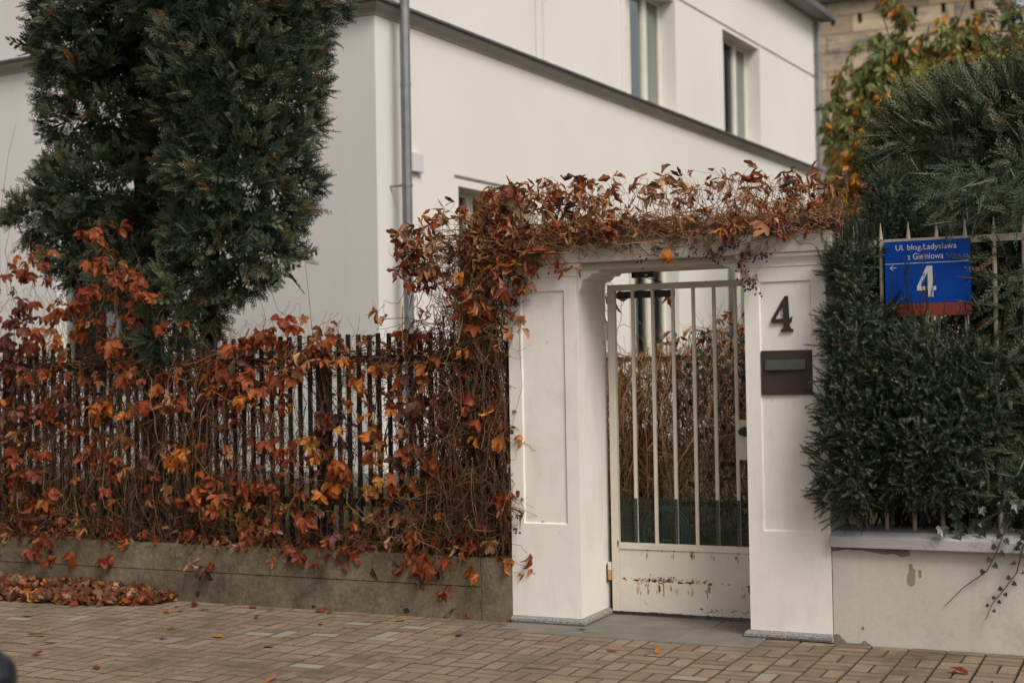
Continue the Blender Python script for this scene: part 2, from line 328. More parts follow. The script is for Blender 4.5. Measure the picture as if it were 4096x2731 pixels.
def tubes(name, strands, mat, parent, sides=3, kind='stuff'):
    """strands: list of (points (n,3), r0, r1, tint)"""
    L = np.array(root_loc(parent)) if parent is not None else 0
    Vs, Fs, Ts, off = [], [], [], 0
    ang = np.arange(sides)*2*math.pi/sides
    for P, r0, r1, tn in strands:
        P = np.asarray(P, float); n = len(P)
        T = unit(np.gradient(P, axis=0)); mean = unit(P[-1]-P[0]); ref = np.array([.31, .83, .46]) if abs(mean @ np.array([.31, .83, .46])) < .8 else np.array([.9, -.3, .2])
        U = unit(np.cross(T, ref)); Wd = np.cross(T, U); r = np.linspace(r0, r1, n)[:, None, None]
        ring = P[:, None, :] + r*(np.cos(ang)[None, :, None]*U[:, None, :] + np.sin(ang)[None, :, None]*Wd[:, None, :])
        Vs.append(ring.reshape(-1, 3) - L)
        i = np.arange(n-1)[:, None]*sides; j = np.arange(sides)[None]; a = i + j; b = i + (j+1) % sides
        q = np.stack([a, b, b+sides, a+sides], 2).reshape(-1, 4) + off
        Fs.append(q); Ts.append(np.full(n*sides, tn)); off += n*sides
    me = npmesh(name, np.concatenate(Vs), np.concatenate(Fs), np.concatenate(Ts), smooth=True)
    o = link(name, me, mat, parent)
    if kind: o['kind'] = kind
    return o
def wander(p0, p1, n=10, amp=.03, sag=0.):
    p0 = np.asarray(p0, float); p1 = np.asarray(p1, float); t = np.linspace(0, 1, n)[:, None]
    P = p0*(1-t) + p1*t
    for k in (1, 2, 3, 5):
        a = rng.normal(0, amp/k, 3); ph = rng.uniform(0, 6.28, 3); P = P + a*(np.sin(t*math.pi*k*1.3 + ph) - np.sin(ph)*(1-t) - np.sin(math.pi*k*1.3+ph)*t)
    P[:, 2] -= sag*4*(t*(1-t))[:, 0]
    return P
def leaflet(L, Wd, fold, curl, n=7, saw=.16, twist=0., a0=0.):
    """grows along -Z, faces -Y; returns V,F(tri)"""
    t = np.linspace(0, 1, n); w = Wd*np.sin(math.pi*t**1.12)**.95; w[0] = Wd*.04; w[-1] = 0
    w = w*(1 + saw*np.where(np.arange(n) % 2 == 0, -1, 1)); w[-1] = 0.0005
    a = a0 + curl*t; dz = -np.cos(a); dy = -np.sin(a); st = L/(n-1)
    z = np.concatenate([[0], np.cumsum((dz[1:]+dz[:-1])/2*st)]); y = np.concatenate([[0], np.cumsum((dy[1:]+dy[:-1])/2*st)])
    tw = twist*t
    mid = np.stack([np.zeros(n), y, z], 1)
    nrm = np.stack([np.zeros(n), -np.cos(a), np.sin(a)], 1)
    ex = np.stack([np.cos(tw), np.sin(tw)*nrm[:, 1], np.sin(tw)*nrm[:, 2]], 1)
    zz = -saw*.5*L/(n-1)
    l = mid - ex*w[:, None] + nrm*(w*fold)[:, None]; r = mid + ex*w[:, None] + nrm*(w*fold)[:, None]
    l[:, 2] += zz; r[:, 2] += zz
    V = np.concatenate([l, mid, r]); F = []
    for i in range(n-1):
        for A, Bq in ((0, n), (n, 2*n)):
            F += [(A+i, A+i+1, Bq+i+1), (A+i, Bq+i+1, Bq+i)]
    return V, np.array(F)
def compound(k, size, dry=0.):
    """palmate creeper leaf of 3 to 5 leaflets hanging from the origin"""
    nl = int(rng.choice([3, 4, 5, 5])) if not dry else int(rng.choice([2, 3, 4, 5]))
    angs = {2: (-16, 18), 3: (-36, 0, 38), 4: (-54, -18, 19, 56), 5: (-70, -35, 0, 37, 68)}[nl]
    Vs, Fs, off = [], [], 0
    for a in angs:
        s = size*(1 - abs(a)/80*.35)*rng.uniform(.85, 1.12)
        V, F = leaflet(s, s*rng.uniform(.20, .26)*(1-.38*dry), rng.uniform(.15, .6) + dry*rng.uniform(.3, 1.1), -rng.uniform(.6, 1.6) + dry*rng.uniform(-1.2, 2.4), twist=rng.normal(0, .3 + dry*.9), a0=rng.uniform(.3, .95))
        a = math.radians(a + rng.normal(0, 9)); tx = rng.normal(0, .22 + .3*dry); ty = rng.normal(0, .35 + .4*dry)
        c, s_ = math.cos(ty), math.sin(ty); V = V @ np.array([[c, s_, 0], [-s_, c, 0], [0, 0, 1]]).T
        c, s_ = math.cos(tx), math.sin(tx); V = V @ np.array([[1, 0, 0], [0, c, -s_], [0, s_, c]]).T
        c, s_ = math.cos(a), math.sin(a); V = V @ np.array([[c, 0, s_], [0, 1, 0], [-s_, 0, c]]).T
        V[:, 2] -= .006
        Vs.append(V); Fs.append(F + off); off += len(V)
    return np.concatenate(Vs), np.concatenate(Fs)
LEAFMESH = {k: [] for k in LEAF}; DRYMESH = {k: [] for k in LEAF}
for k in LEAF:
    for i in range(9):
        V, F = compound(k, .128); me = npmesh('creeper_leaf', V, F, smooth=True); me.materials.append(LEAF[k]); LEAFMESH[k].append(me)
    for i in range(9):
        V, F = compound(k, .118, dry=1.); me = npmesh('dry_creeper_leaf', V, F, smooth=True); me.materials.append(LEAF[k]); DRYMESH[k].append(me)
def put_leaf(parent, P, kind, scale, rz, rx=0., ry=0., dry=False, name='leaf', label=None, cat=None, group=None):
    lst = (DRYMESH if dry else LEAFMESH)[kind]
    o = bpy.data.objects.new(name, lst[int(rng.integers(0, len(lst)))]); COL.objects.link(o)
    L = root_loc(parent) if parent is not None else Vector((0, 0, 0))
    if parent is not None: o.parent = parent
    o.location = Vector(P) - L; o.rotation_euler = (rx, ry, rz); o.scale = (scale,)*3
    return tag(o, label, cat, group)

def spray(L, nb, wd, sub=3, spread=.42, ang=(32, 50), curl=.3):
    """flat conifer frond along +Z in the XZ plane"""
    T = []
    def kite(p, d, l, w):
        d = np.array(d)/np.hypot(*d); q = np.array([-d[1], d[0]]); p = np.array(p)
        T.append([p, p + d*l*.45 + q*w, p + d*l]); T.append([p, p + d*l, p + d*l*.45 - q*w])
    kite((0, 0), (0, 1), L, wd*.8)
    for i in range(nb):
        t = .1 + .85*i/nb; s = 1 if i % 2 else -1; a = math.radians(rng.uniform(*ang)); d = (s*math.sin(a), math.cos(a))
        l = L*spread*(1-t*.75)*rng.uniform(.75, 1.15); p = (0, t*L); kite(p, d, l, wd)
        for j in range(sub):
            u = .3 + .6*j/max(sub, 1); ss = 1 if j % 2 else -1; b = a*s + ss*math.radians(38); pp = (d[0]*l*u, p[1] + d[1]*l*u)
            dd = (math.sin(b), math.cos(b)); q = np.array(pp); e = q + np.array(dd)*l*.42*(1.1-u*.5); nq = np.array([-dd[1], dd[0]])*wd*.9
            T.append([q - nq, q + nq, e])
    T = np.array(T).reshape(-1, 2); x, z = T[:, 0], T[:, 1]
    y = curl*(z**2/L) + rng.uniform(-.8, .8)*x*x/L*2 + rng.normal(0, .0012, len(x))
    return np.stack([x, y, z], 1), np.arange(len(T)).reshape(-1, 3)
def yewshoot(L, nn_, nl):
    T = []
    T += [[(-.0018, 0, 0), (.0018, 0, 0), (0, 0, L)]]
    for i in range(nn_):
        t = .08 + .92*i/nn_; az = i*2.4 + rng.normal(0, .3); el = math.radians(rng.uniform(35, 60)); l = nl*(1 if t < .85 else .75)
        d = np.array([math.cos(az)*math.sin(el), math.sin(az)*math.sin(el)*.8, math.cos(el)]); p = np.array([0, 0, t*L]); q = np.cross(d, (0, 0, 1)); q = q/np.linalg.norm(q)*.0024
        T += [[p - q, p + q, p + d*l]]
    return np.array(T).reshape(-1, 3), np.arange(len(T)*3).reshape(-1, 3)
def blob_surface(blobs, n, inside=.86):
    """points and normals on the outer skin of a union of ellipsoids"""
    Bq = np.array(blobs); area = Bq[:, 3]*Bq[:, 5] + Bq[:, 4]*Bq[:, 5] + Bq[:, 3]*Bq[:, 4]; k = rng.choice(len(Bq), int(n*2.2), p=area/area.sum())
    d = unit(rng.normal(size=(len(k), 3))); P = Bq[k, :3] + d*Bq[k, 3:]*rng.uniform(.86, 1.04, (len(k), 1)); N = unit(d/Bq[k, 3:])
    ok = np.ones(len(k), bool)
    for j, b in enumerate(Bq): ok &= ((((P - b[:3])/b[3:])**2).sum(1) > inside**2) | (k == j)
    return P[ok][:n], N[ok][:n]
def blob_inner(blobs, n):
    Bq = np.array(blobs); vol = Bq[:, 3]*Bq[:, 4]*Bq[:, 5]; k = rng.choice(len(Bq), n, p=vol/vol.sum()); d = unit(rng.normal(size=(n, 3)))
    return Bq[k, :3] + d*Bq[k, 3:]*rng.uniform(.25, .74, (n, 1)), d
def thin(P, N, dmin, front=True):
    """poisson-like thinning; tufts facing away from the street are kept sparser"""
    keep = []; view = unit(CAM - P.mean(0))
    for i in range(len(P)):
        dm = dmin if (N[i] @ view > -.25 or not front) else dmin*2.0
        if keep and (((P[keep] - P[i])**2).sum(1) < dm*dm).any(): continue
        keep.append(i)
    return P[keep], N[keep]
def clumps(P, N, per, reach, cone, bias, sink=.05):
    """sprays radiating from one point per clump: returns start points, directions, how far along the clump's axis each points"""
    n = len(P); c = unit(N + np.asarray(bias) + rng.normal(0, .22, (n, 3))); A = np.repeat(c, per, 0)
    d = unit(A + rng.normal(0, cone, (n*per, 3))); al = (A*d).sum(1)
    return np.repeat(P - N*sink, per, 0) + d*rng.uniform(0, reach, (n*per, 1)), d, al
def tufts(P, N, per, spread, cone, bias):
    n = len(P); c = unit(N + np.asarray(bias) + rng.normal(0, .35, (n, 3)))
    d = unit(np.repeat(c, per, 0) + rng.normal(0, cone, (n*per, 3)))
    p = np.repeat(P, per, 0) + d*rng.uniform(-.3, .6, (n*per, 1))*spread + rng.normal(0, spread*.45, (n*per, 3))
    return p, d

# ------------------------------------------------------------------ ground and pavement
g = MB().box(-160, 160, -160, 160, -.6, -.06).build('ground', m_ground, None); tag(g, 'flat ground around the street and gardens', None, kind='structure')
def gz(x, y):
    sm = lambda a, b, t: np.clip((t-a)/(b-a), 0, 1)**2*(3-2*np.clip((t-a)/(b-a), 0, 1))
    left = .36 + .12*sm(1, 4, y); gate = -.045 + .42*sm(.8, 5, y); right = .5 + 0*y
    w1 = sm(-1.65, -1.45, x); w2 = sm(.2, .5, x)
    return left*(1-w1) + (gate*(1-w2) + right*w2)*w1
xs = np.concatenate([np.linspace(-26, -2, 25), np.linspace(-1.8, .8, 27), np.linspace(1, 16, 16)]); ys = np.concatenate([np.linspace(.26, 6, 24), np.linspace(7, 50, 15)])
X, Y = np.meshgrid(xs, ys); Z = gz(X, Y) + rng.normal(0, .008, X.shape)
nx, ny = len(xs), len(ys); idx = np.arange(nx*ny).reshape(ny, nx)
q = np.stack([idx[:-1, :-1], idx[:-1, 1:], idx[1:, 1:], idx[1:, :-1]], 2).reshape(-1, 4)
gard = link('garden_lawn', npmesh('garden_lawn', np.stack([X, Y, Z], 2).reshape(-1, 3), q, smooth=True), m_soil); tag(gard, 'dark garden ground behind the fences', None, kind='structure')
# grass and fallen leaves behind the fence base
n = 5200; gx = rng.uniform(-8, 1.2, n); gy = rng.uniform(.45, 4.2, n)
tri = np.array([[-.004, 0, 0], [.004, 0, 0], [0, 0, .14]]); tf_ = np.array([[0, 1, 2]])
d = unit(np.stack([rng.normal(0, .35, n), rng.normal(0, .35, n), np.ones(n)], 1))
gr = scatter('grass', [(tri, tf_)], np.stack([gx, gy, gz(gx, gy)-.01], 1), frames(d, rng.uniform(0, 6.28, n)), rng.uniform(.6, 1.5, n), rng.uniform(0, 1, n), m_grass, None)
tag(gr, 'green grass growing behind the fence', 'grass', kind='stuff')

pav = MB().box(-12, 5, -5.6, .02, -.059, -.011).build('pavement', m_joint, None); tag(pav, 'block paved pavement in front of the gate and walls', None, kind='structure')
tag(MB().box(-14, 6, -5.75, -5.605, -.05, .0).build('kerb', m_slab, None, bevel=.01), 'stone kerb edging the pavement', None, kind='structure')
tag(MB().box(-160, 160, -12, -5.76, -.055, -.05+.004).build('road', surf('asphalt', (.05, .05, .05), (.04, .04, .04), rough=.9, scale=60, bump=.5), None), 'grey asphalt road', None, kind='structure')
def paver_mesh(l, w, name='paver'):
    h, c = .055, .0036; x, y = l/2, w/2
    V = [(-x, -y, -h), (x, -y, -h), (x, y, -h), (-x, y, -h), (-x, -y, -c), (x, -y, -c), (x, y, -c), (-x, y, -c), (-x+c, -y+c, 0), (x-c, -y+c, 0), (x-c, y-c, 0), (-x+c, y-c, 0)]
    F = []
    for a in (0, 4):
        for i in range(4): F.append((a+i, a+(i+1) % 4, a+4+(i+1) % 4, a+4+i))
    F.append((8, 9, 10, 11))
    return np.array(V, float), np.array(F)
EDGE = [1]*8 + [0]; G = .206; PH = paver_mesh(.1965, .0935); PV = (PH[0][:, [1, 0, 2]]*np.array([1, -1, 1]), PH[1]); PS = paver_mesh(.0985, .0985)
SLAB = (-1.546, .098, -.316)     # x0, x1, front edge of the gate slab
pl = []
for j in range(-1, 26):
    for i in range(-60, 20):
        x0, y0 = .10 + i*G, -.112 - j*G      # top (wall side) edge of the square
        if j == -1:                          # one course of stretchers along the wall
            y0 = -.009
            if -8 <= i <= -1: continue
            pl.append((x0+G/2, y0-G/4, 0)); continue
        even = (i + j) % 2 == 0
        for q2 in (0, 1):
            c = (x0+G/2, y0-G*(.25+.5*q2), 0) if even else (x0+G*(.25+.5*q2), y0-G/2, 1)
            if j == 0 and -8 <= i <= -1: continue
            pl.append(c)
pl = np.array(pl); pz = np.clip(rng.normal(0, .0012, len(pl)), -.002, .003) + .0015*np.sin(pl[:, 0]*1.7)*np.sin(pl[:, 1]*2.3)
def proj(P):
    l = (np.asarray(P) - CAM) @ _A; return np.stack([l[:, 0]/l[:, 2]*5689 + 2048, l[:, 1]/l[:, 2]*5689 + 1365.5, l[:, 2]], 1)
pp = proj(np.c_[pl[:, :2], np.zeros(len(pl))]); vis = (pp[:, 0] > -60) & (pp[:, 0] < 4150) & (pp[:, 1] < 2775) & (pp[:, 2] > 0)
order = np.where(vis)[0]; order = order[np.argsort(pp[order, 2])][:300]; single = set(order.tolist())
pm = []
for v in (PH, PV):
    me = npmesh('paver', v[0], v[1], matidx=EDGE); me.materials.append(m_paver); me.materials.append(m_edge); pm.append(me)
rest = []
for i, (x, y, o_) in enumerate(pl):
    rz = rng.normal(0, .006); rx, ry = rng.normal(0, .006, 2)
    if i in single:
        o = bpy.data.objects.new('paver', pm[int(o_)]); COL.objects.link(o); o.parent = pav; o.location = (x, y, pz[i]); o.rotation_euler = (rx, ry, rz)
    else: rest.append((i, rx, ry))
V, F, T, off = [], [], [], 0
for i, rx, ry in rest:
    v, f = (PH, PV)[int(pl[i, 2])]; P = v + np.array([pl[i, 0], pl[i, 1], pz[i]]); P[:, 2] += v[:, 1]*rx - v[:, 0]*ry
    V.append(P); F.append(f + off); off += len(v); T.append(np.full(len(v), rng.uniform()))
pf = tag(link('paver_field', npmesh('paver_field', np.concatenate(V), np.concatenate(F), np.concatenate(T), matidx=np.tile(EDGE, len(rest))), m_paver, pav), kind='stuff'); pf.data.materials.append(m_edge); pf.data.polygons.foreach_set('material_index', np.tile(EDGE, len(rest)).astype(np.int32))

st = thing('gate_step', (-.75, -.1, 0), 'grey stone slab step under the gateway, split by one joint', 'step')
sx = -.40
for a, b in ((SLAB[0], sx-.003), (sx+.003, SLAB[1])):
    MB().box(a, b, SLAB[2], .028 if False else .10, -.05, .006).build('slab', m_slab, st, bevel=.004)
MB().box(-1.075, sx+.1, .106, .62, -.05, .0055).build('slab', m_slab, st, bevel=.004)
MB().box(sx+.106, -.003, .106, .62, -.05, .005).build('slab', m_slab, st, bevel=.004)

# ------------------------------------------------------------------ gateway: pillars, lintel
def panelled_pillar(x0, x1, name_parent):
    p = MB()
    a, b, z0, z1, r = x0+.088, x1-.085, .632, 2.104, .012
    # front face ring around the sunk panel, then the panel itself
    V = [(x0,0,.0),(x1,0,.0),(x1,0,2.19),(x0,0,2.19),(a,0,z0),(b,0,z0),(b,0,z1),(a,0,z1),(a+.008,r,z0+.008),(b-.008,r,z0+.008),(b-.008,r,z1-.008),(a+.008,r,z1-.008)]
    F = [(0,1,5,4),(1,2,6,5),(2,3,7,6),(3,0,4,7),(4,5,9,8),(5,6,10,9),(6,7,11,10),(7,4,8,11),(8,9,10,11)]
    p.add(V, F)
    p.add([(x0,0,0),(x1,0,0),(x1,.5,0),(x0,.5,0),(x0,0,2.19),(x1,0,2.19),(x1,.5,2.19),(x0,.5,2.19)], [(1,2,6,5),(2,3,7,6),(3,0,4,7),(4,5,6,7)])
    o = p.build('pillar', m_stucco, name_parent)
    # flared neck under the cap
    prof = [(0, 2.19), (.007, 2.192), (.007, 2.20), (.012, 2.215), (.022, 2.232), (.036, 2.247), (.040, 2.266)]
    q = MB()
    for (o0, za), (o1, zb) in zip(prof[:-1], prof[1:]):
        V = [(x0-o0,-o0,za),(x1+o0,-o0,za),(x1+o0,.5+o0,za),(x0-o0,.5+o0,za),(x0-o1,-o1,zb),(x1+o1,-o1,zb),(x1+o1,.5+o1,zb),(x0-o1,.5+o1,zb)]
        q.add(V, [(0,1,5,4),(1,2,6,5),(2,3,7,6),(3,0,4,7)])
    q.build('neck_moulding', m_stucco, o)
    # half-round granite base along the front and the passage side
    return o
gw = thing('gateway', (-.53, .25, 0), 'white rendered gateway of two panelled pillars joined by a flat lintel', 'gateway')
lp = panelled_pillar(-1.552, -1.078, gw); rp = panelled_pillar(.0, .485, gw)
def torus(pts, par, r=.026):
    P = np.array(pts, float); V, F = [], []
    prof = [(-.004, 0), (r*.9, 0), (r*1.25, r*.5), (r*1.2, r*1.1), (r*.8, r*1.55), (.0, r*1.75), (-.004, r*1.75)]
    return prof
def base(x0, x1, par, inner):
    r = .026; prof = [(-.02, .0), (r, .0), (r*1.3, r*.5), (r*1.25, r*1.05), (r*.85, r*1.5), (.0, r*1.7), (-.02, r*1.7)]
    b = MB(); s = 1 if inner == 'r' else -1; xi, xo = (x1, x0) if inner == 'r' else (x0, x1)
    path = [((xo + (-s)*(-.001), 0), (0, -1)), ((xi, 0), (s, -1)), ((xi, .47), (s, 0))]
    n = len(prof); V = []
    for (px, py), (ox, oy) in path:
        for o_, z in prof: V.append((px + ox*o_, py + oy*o_, .004 + z))
    F = [(k*n+i, k*n+i+1, (k+1)*n+i+1, (k+1)*n+i) for k in range(2) for i in range(n-1)] + [tuple(range(n)), tuple(range(2*n, 3*n))]
    b.add(V, F).build('base_moulding', m_granite, par, smooth=False)
base(-1.552, -1.078, lp, 'r'); base(.0, .485, rp, 'l')
li = MB().box(-1.077, -.001, .02, .455, 2.224, 2.268); lint = li.build('lintel', m_soffit, gw, bevel=.006)
cove = [(-1.077, 2.085), (-1.062, 2.11), (-1.052, 2.14), (-1.046, 2.168), (-1.02, 2.172), (-.998, 2.186), (-.985, 2.204), (-.95, 2.207), (-.935, 2.2235), (-1.077, 2.2235)]
MB().prism(cove, .03, .44).build('cove_bracket', m_stucco, lint)
MB().prism([(-1.078 - x, z) for x, z in cove], .03, .44).build('cove_bracket', m_stucco, lint)
MB().box(-1.61, .536, -.052, .555, 2.268, 2.383).build('cap', m_soffit, gw, bevel=.007)
MB().prism([(-.005, 2.3825), (.51, 2.3825), (.43, 2.455), (.07, 2.455)], -1.55, .47, 'x').build('weathering', m_soffit, gw, bevel=.01)

# house number on the right pillar
def poly_mesh(name, outer, hole, depth, mat, parent, conv, bevel=0):
    bm = bmesh.new(); es = []
    for loop in (outer, hole):
        vs = [bm.verts.new(conv(p)) for p in loop]
        es += [bm.edges.new((vs[i], vs[(i+1) % len(vs)])) for i in range(len(vs))]
    bmesh.ops.triangle_fill(bm, use_beauty=True, use_dissolve=False, edges=es)
    r = bmesh.ops.extrude_face_region(bm, geom=bm.faces[:])
    bmesh.ops.translate(bm, verts=[v for v in r['geom'] if isinstance(v, bmesh.types.BMVert)], vec=(0, depth, 0))
    bmesh.ops.recalc_face_normals(bm, faces=bm.faces)
    me = bpy.data.meshes.new(name); bm.to_mesh(me); bm.free()
    return link(name, me, mat, parent)
out4 = [(470,557),(493,557),(499,727),(507,735),(523,720),(519,755),(513,766),(500,772),(503,800),(512,814),(528,821),(529,836),(435,838),(434,825),(449,819),(457,805),(457,768),(364,768),(363,742)]
hol4 = [(455,625),(457,735),(394,736)]
hn = poly_mesh('house_number', out4, hol4, .016, m_bronze, None, lambda p: ((p[0]-446)*.000781, -.010, (838-p[1])*.000745))
hn.location = (.226, .012-.008, 1.806); tag(hn, 'dark bronze figure 4 fixed on the right white pillar', 'house number')
mb = thing('mail_slot', (.248, -.001, 1.436), 'dark brown metal letter slot plate screwed to the right white pillar', 'letter box')
MB().box(.097, .399, -.006, .011, 1.436, 1.696).build('plate', m_plate, mb, bevel=.0015)
fl = MB().prism([(-.0065, 1.579), (-.0065, 1.642), (-.012, 1.642), (-.026, 1.586), (-.026, 1.579)], .124, .362, 'x').build('flap', m_flap, mb, bevel=.0015)
for x in (.121, .248, .375):
    for z in (1.460, 1.673): MB().cyl((x, -.005, z), (x, -.0095, z), .006, .0045, 8).build('screw', m_bronze, mb)

# ------------------------------------------------------------------ metal gate
gt = thing('metal_gate', (-.55, .46, .03), 'cream painted metal bar gate with rusty lower panel between white pillars', 'gate')
GY0, GY1 = .445, .485
fr = gt
MB().box(-1.042, -.992, GY0, GY1, .03, 2.152).build('stile', m_gate, gt, bevel=.003)
MB().box(-.055, -.012, GY0, GY1, .03, 2.152).build('stile', m_gate, gt, bevel=.003)
MB().box(-.9915, -.0555, GY0, GY1, 2.112, 2.152).build('top_rail', m_gate, gt, bevel=.003)
MB().box(-.9915, -.0555, GY0, GY1, .434, .474).build('lower_rail', m_gate, gt, bevel=.003)
for x in (-.872, -.735, -.599, -.462, -.326, -.189):
    MB().box(x-.0105, x+.0105, .455, .475, .4742, 2.1118).build('bar', m_gate, gt, bevel=.002)
up = MB().box(-.9915, -.0555, .454, .476, .235, .4338).build('upper_panel', m_gatepanel, gt)
lo = MB().box(-.9915, -.0555, .449, .480, .03, .2345).build('lower_panel', m_gatepanel, gt, bevel=.003)
# rust along the panel joint, drips and chips: flakes with their own outline
def flakes(name, par, mat, spots, y):
    b = MB()
    for x, z, w, h in spots:
        k = int(rng.integers(7, 11)); a = np.sort(rng.uniform(0, 6.28, k)); rr = rng.uniform(.5, 1, k)
        b.prism([(x + w*r*math.cos(t), z + h*r*math.sin(t)) for t, r in zip(a, rr)], y, y-.0012)
    return tag(b.build(name, mat, par), kind='stuff')
sp = []
for x in np.concatenate([rng.normal(-.72, .09, 26), rng.normal(-.5, .06, 16), rng.uniform(-.98, -.1, 22)]):
    if -.98 < x < -.07: sp.append((x, .235 + rng.normal(.0, .004), rng.uniform(.006, .022), rng.uniform(.002, .008)))
for x in np.concatenate([rng.normal(-.72, .07, 26), rng.normal(-.48, .05, 12)]): sp.append((x, .243 + abs(rng.normal(0, .010)), rng.uniform(.004, .012), rng.uniform(.003, .007)))
flakes('rust', lo, m_rust, sp, .4488)
sp = [(rng.normal(c, .012), .225 - rng.uniform(0, .07), rng.uniform(.003, .010), rng.uniform(.012, .04)) for c in (-.86, -.80, -.72, -.70, -.62, -.50, -.40, -.12, -.16) for _ in range(5)]
flakes('rust_streak', lo, m_rustlight, sp, .4489)
sp = [(rng.uniform(-.45, -.06), .05 + abs(rng.normal(0, .022)), rng.uniform(.004, .013), rng.uniform(.003, .008)) for _ in range(26)] + [(rng.uniform(-.98, -.1), .033, rng.uniform(.005, .02), .003) for _ in range(24)]
flakes('rust', lo, m_rust, sp, .4487)
sp = [(x, .4335 - rng.uniform(0, .008), rng.uniform(.006, .02), rng.uniform(.003, .007)) for x in (-.80, -.62, -.50, -.49, -.37, -.20, -.12, -.70)]
flakes('rust', up, m_rust, sp, .4535)
sp = [(x + rng.normal(0, .008), .415 - rng.uniform(0, .03), rng.uniform(.003, .009), rng.uniform(.012, .03)) for x in (-.80, -.62, -.50, -.49, -.37, -.20, -.12) for _ in range(3)]
flakes('rust_streak', up, m_rustlight, sp, .4536)
flakes('rust', gt, m_rust, [(-.996, .478, .008, .02), (-.992, .47, .01, .008), (-.998, .455, .005, .02)], .4445)
for z in (1.85, .29):
    h = MB().cyl((-1.062, .452, z+.004), (-1.062, .452, z+.055), .0165, n=14).build('hinge', m_gate, gt)
    MB().cyl((-1.062, .452, z-.06), (-1.062, .452, z+.002), .0165, n=14).build('hinge_pin', m_rustlight if z < 1 else m_gate, h)
    MB().box(-1.0765, -1.070, .43, .47, z-.075, z+.04).build('hinge_leaf', m_rust if z < 1 else m_gate, h)
lk = MB().box(-.178, -.0555, .440, .487, 1.02, 1.268).build('lock_box', m_gate, gt, bevel=.003)
kb = MB().cyl((-.135, .440, 1.198), (-.135, .415, 1.198), .030, .030, 20); kb.cyl((-.135, .4149, 1.198), (-.135, .385, 1.198), .014, .016, 16); kb.cyl((-.135, .3849, 1.198), (-.135, .360, 1.198), .024, .021, 20)
kb.build('knob', m_black, lk, smooth=False)
# green plastic net tied behind the bars
net = MB(); 
for z in np.arange(.476, .765, .0062): net.box(-.985, -.058, .4775, .4787, z, z+.0017)
for x in np.arange(-.985, -.058, .0066): net.box(x, x+.0017, .4787, .4797, .476, .765)
tag(net.build('net', m_net, gt), kind='stuff')
for x in (-.872, -.599, -.326, -.189):     # net folded round some bars
    b = MB()
    for z in np.arange(.478, .765, .0085): b.box(x-.0125, x+.0125, .4525, .4537, z, z+.0045)
    for k in np.arange(-.0125, .0125, .005): b.box(x+k, x+k+.0018, .4513, .4522, .478, .765)
    b.build('net_tie', m_net, gt)
dc = thing('door_closer', (-.75, .40, 2.2), 'black hydraulic door closer under the lintel above the gate', 'door closer')
bd = MB().box(-.845, -.695, .372, .412, 2.187, 2.2235).build('body', m_black, dc, bevel=.003)
MB().box(-.755, -.735, .3705, .3719, 2.196, 2.208).build('label_plate', m_swhite, bd)
MB().cyl((-.805, .3719, 2.202), (-.805, .3695, 2.202), .004, .004, 8).build('screw', m_zinc, bd)
MB().prism([(-.760, 2.186), (-.745, 2.186), (-.645, 2.158), (-.655, 2.1525)], .40, .412).build('arm', m_black, dc)
MB().box(-.985, -.595, .4875, .506, 2.062, 2.109).build('slide_rail', m_black, dc, bevel=.002)

# ------------------------------------------------------------------ left: concrete wall and black iron fence
cw = thing('concrete_wall', (-4.5, .12, 0), 'low weathered bare concrete wall under the black fence', 'wall')
jag = [(-1.782, 0), (-1.776, .05), (-1.785, .10), (-1.771, .16), (-1.780, .21), (-1.776, .28), (-1.783, .33), (-1.779, .403)]
MB().prism([(-12, -.05), (-1.782, -.05)] + [(x, z) for x, z in jag if z < .214] + [(-12, .214)], .0, .26).build('lower_lift', m_conc, cw)
MB().prism([(-12, .2165), (-1.779, .2165)] + [(x, z) for x, z in jag if z > .22] + [(-12, .403)], -.003, .262).build('upper_lift', m_conc, cw)
MB().prism([(-1.5525, -.05), (-1.5525, .405)] + [(x+.0055, z) for x, z in reversed(jag)] + [(-1.776, -.05)], -.001, .258).build('end_block', m_conc, cw)
MB().box(-11.9, -1.56, .02, .25, -.04, .398).build('core', m_crack, cw)
for x, z, w, h in ((-4.02, .055, .022, .03), (-2.33, .03, .03, .022), (-3.05, .02, .02, .012)):
    k = 11; a = np.arange(k)*6.283/k; rr = rng.uniform(.65, 1.1, k)
    MB().prism([(x + w*r*math.cos(t), z + h*r*math.sin(t)) for t, r in zip(a, rr)], -.0012, -.0002).build('weep_hole_shade', m_crack, cw)  # flat dark patches on the face; the shade inside each hole is painted

bf = thing('iron_fence', (-4., .13, .403), 'black iron picket fence on the concrete wall overgrown with creeper', 'fence')
pkm = MB().box(-.0125, .0125, -.0125, .0125, 0, 1.44)
pk0 = pkm.build('picket', m_iron, None, bevel=.0015); pme = pk0.data; bpy.data.objects.remove(pk0)
x = -1.70
while x > -7.6:
    o = bpy.data.objects.new('picket', pme); COL.objects.link(o); o.parent = bf; o.location = (x + 4., .115-.13, .43-.403 + rng.normal(0, .003)); o.rotation_euler = (0, rng.normal(0, .002), 0)
    x -= .0795
for z in (.70, 1.675): MB().box(-8, -1.665, .128, .168, z, z+.05).build('rail', m_iron, bf, bevel=.002)
for x in (-1.635, -3.1, -4.54, -5.98): MB().box(x-.032, x+.032, .19, .25, .3, 1.80).build('post', m_iron, bf, bevel=.002)

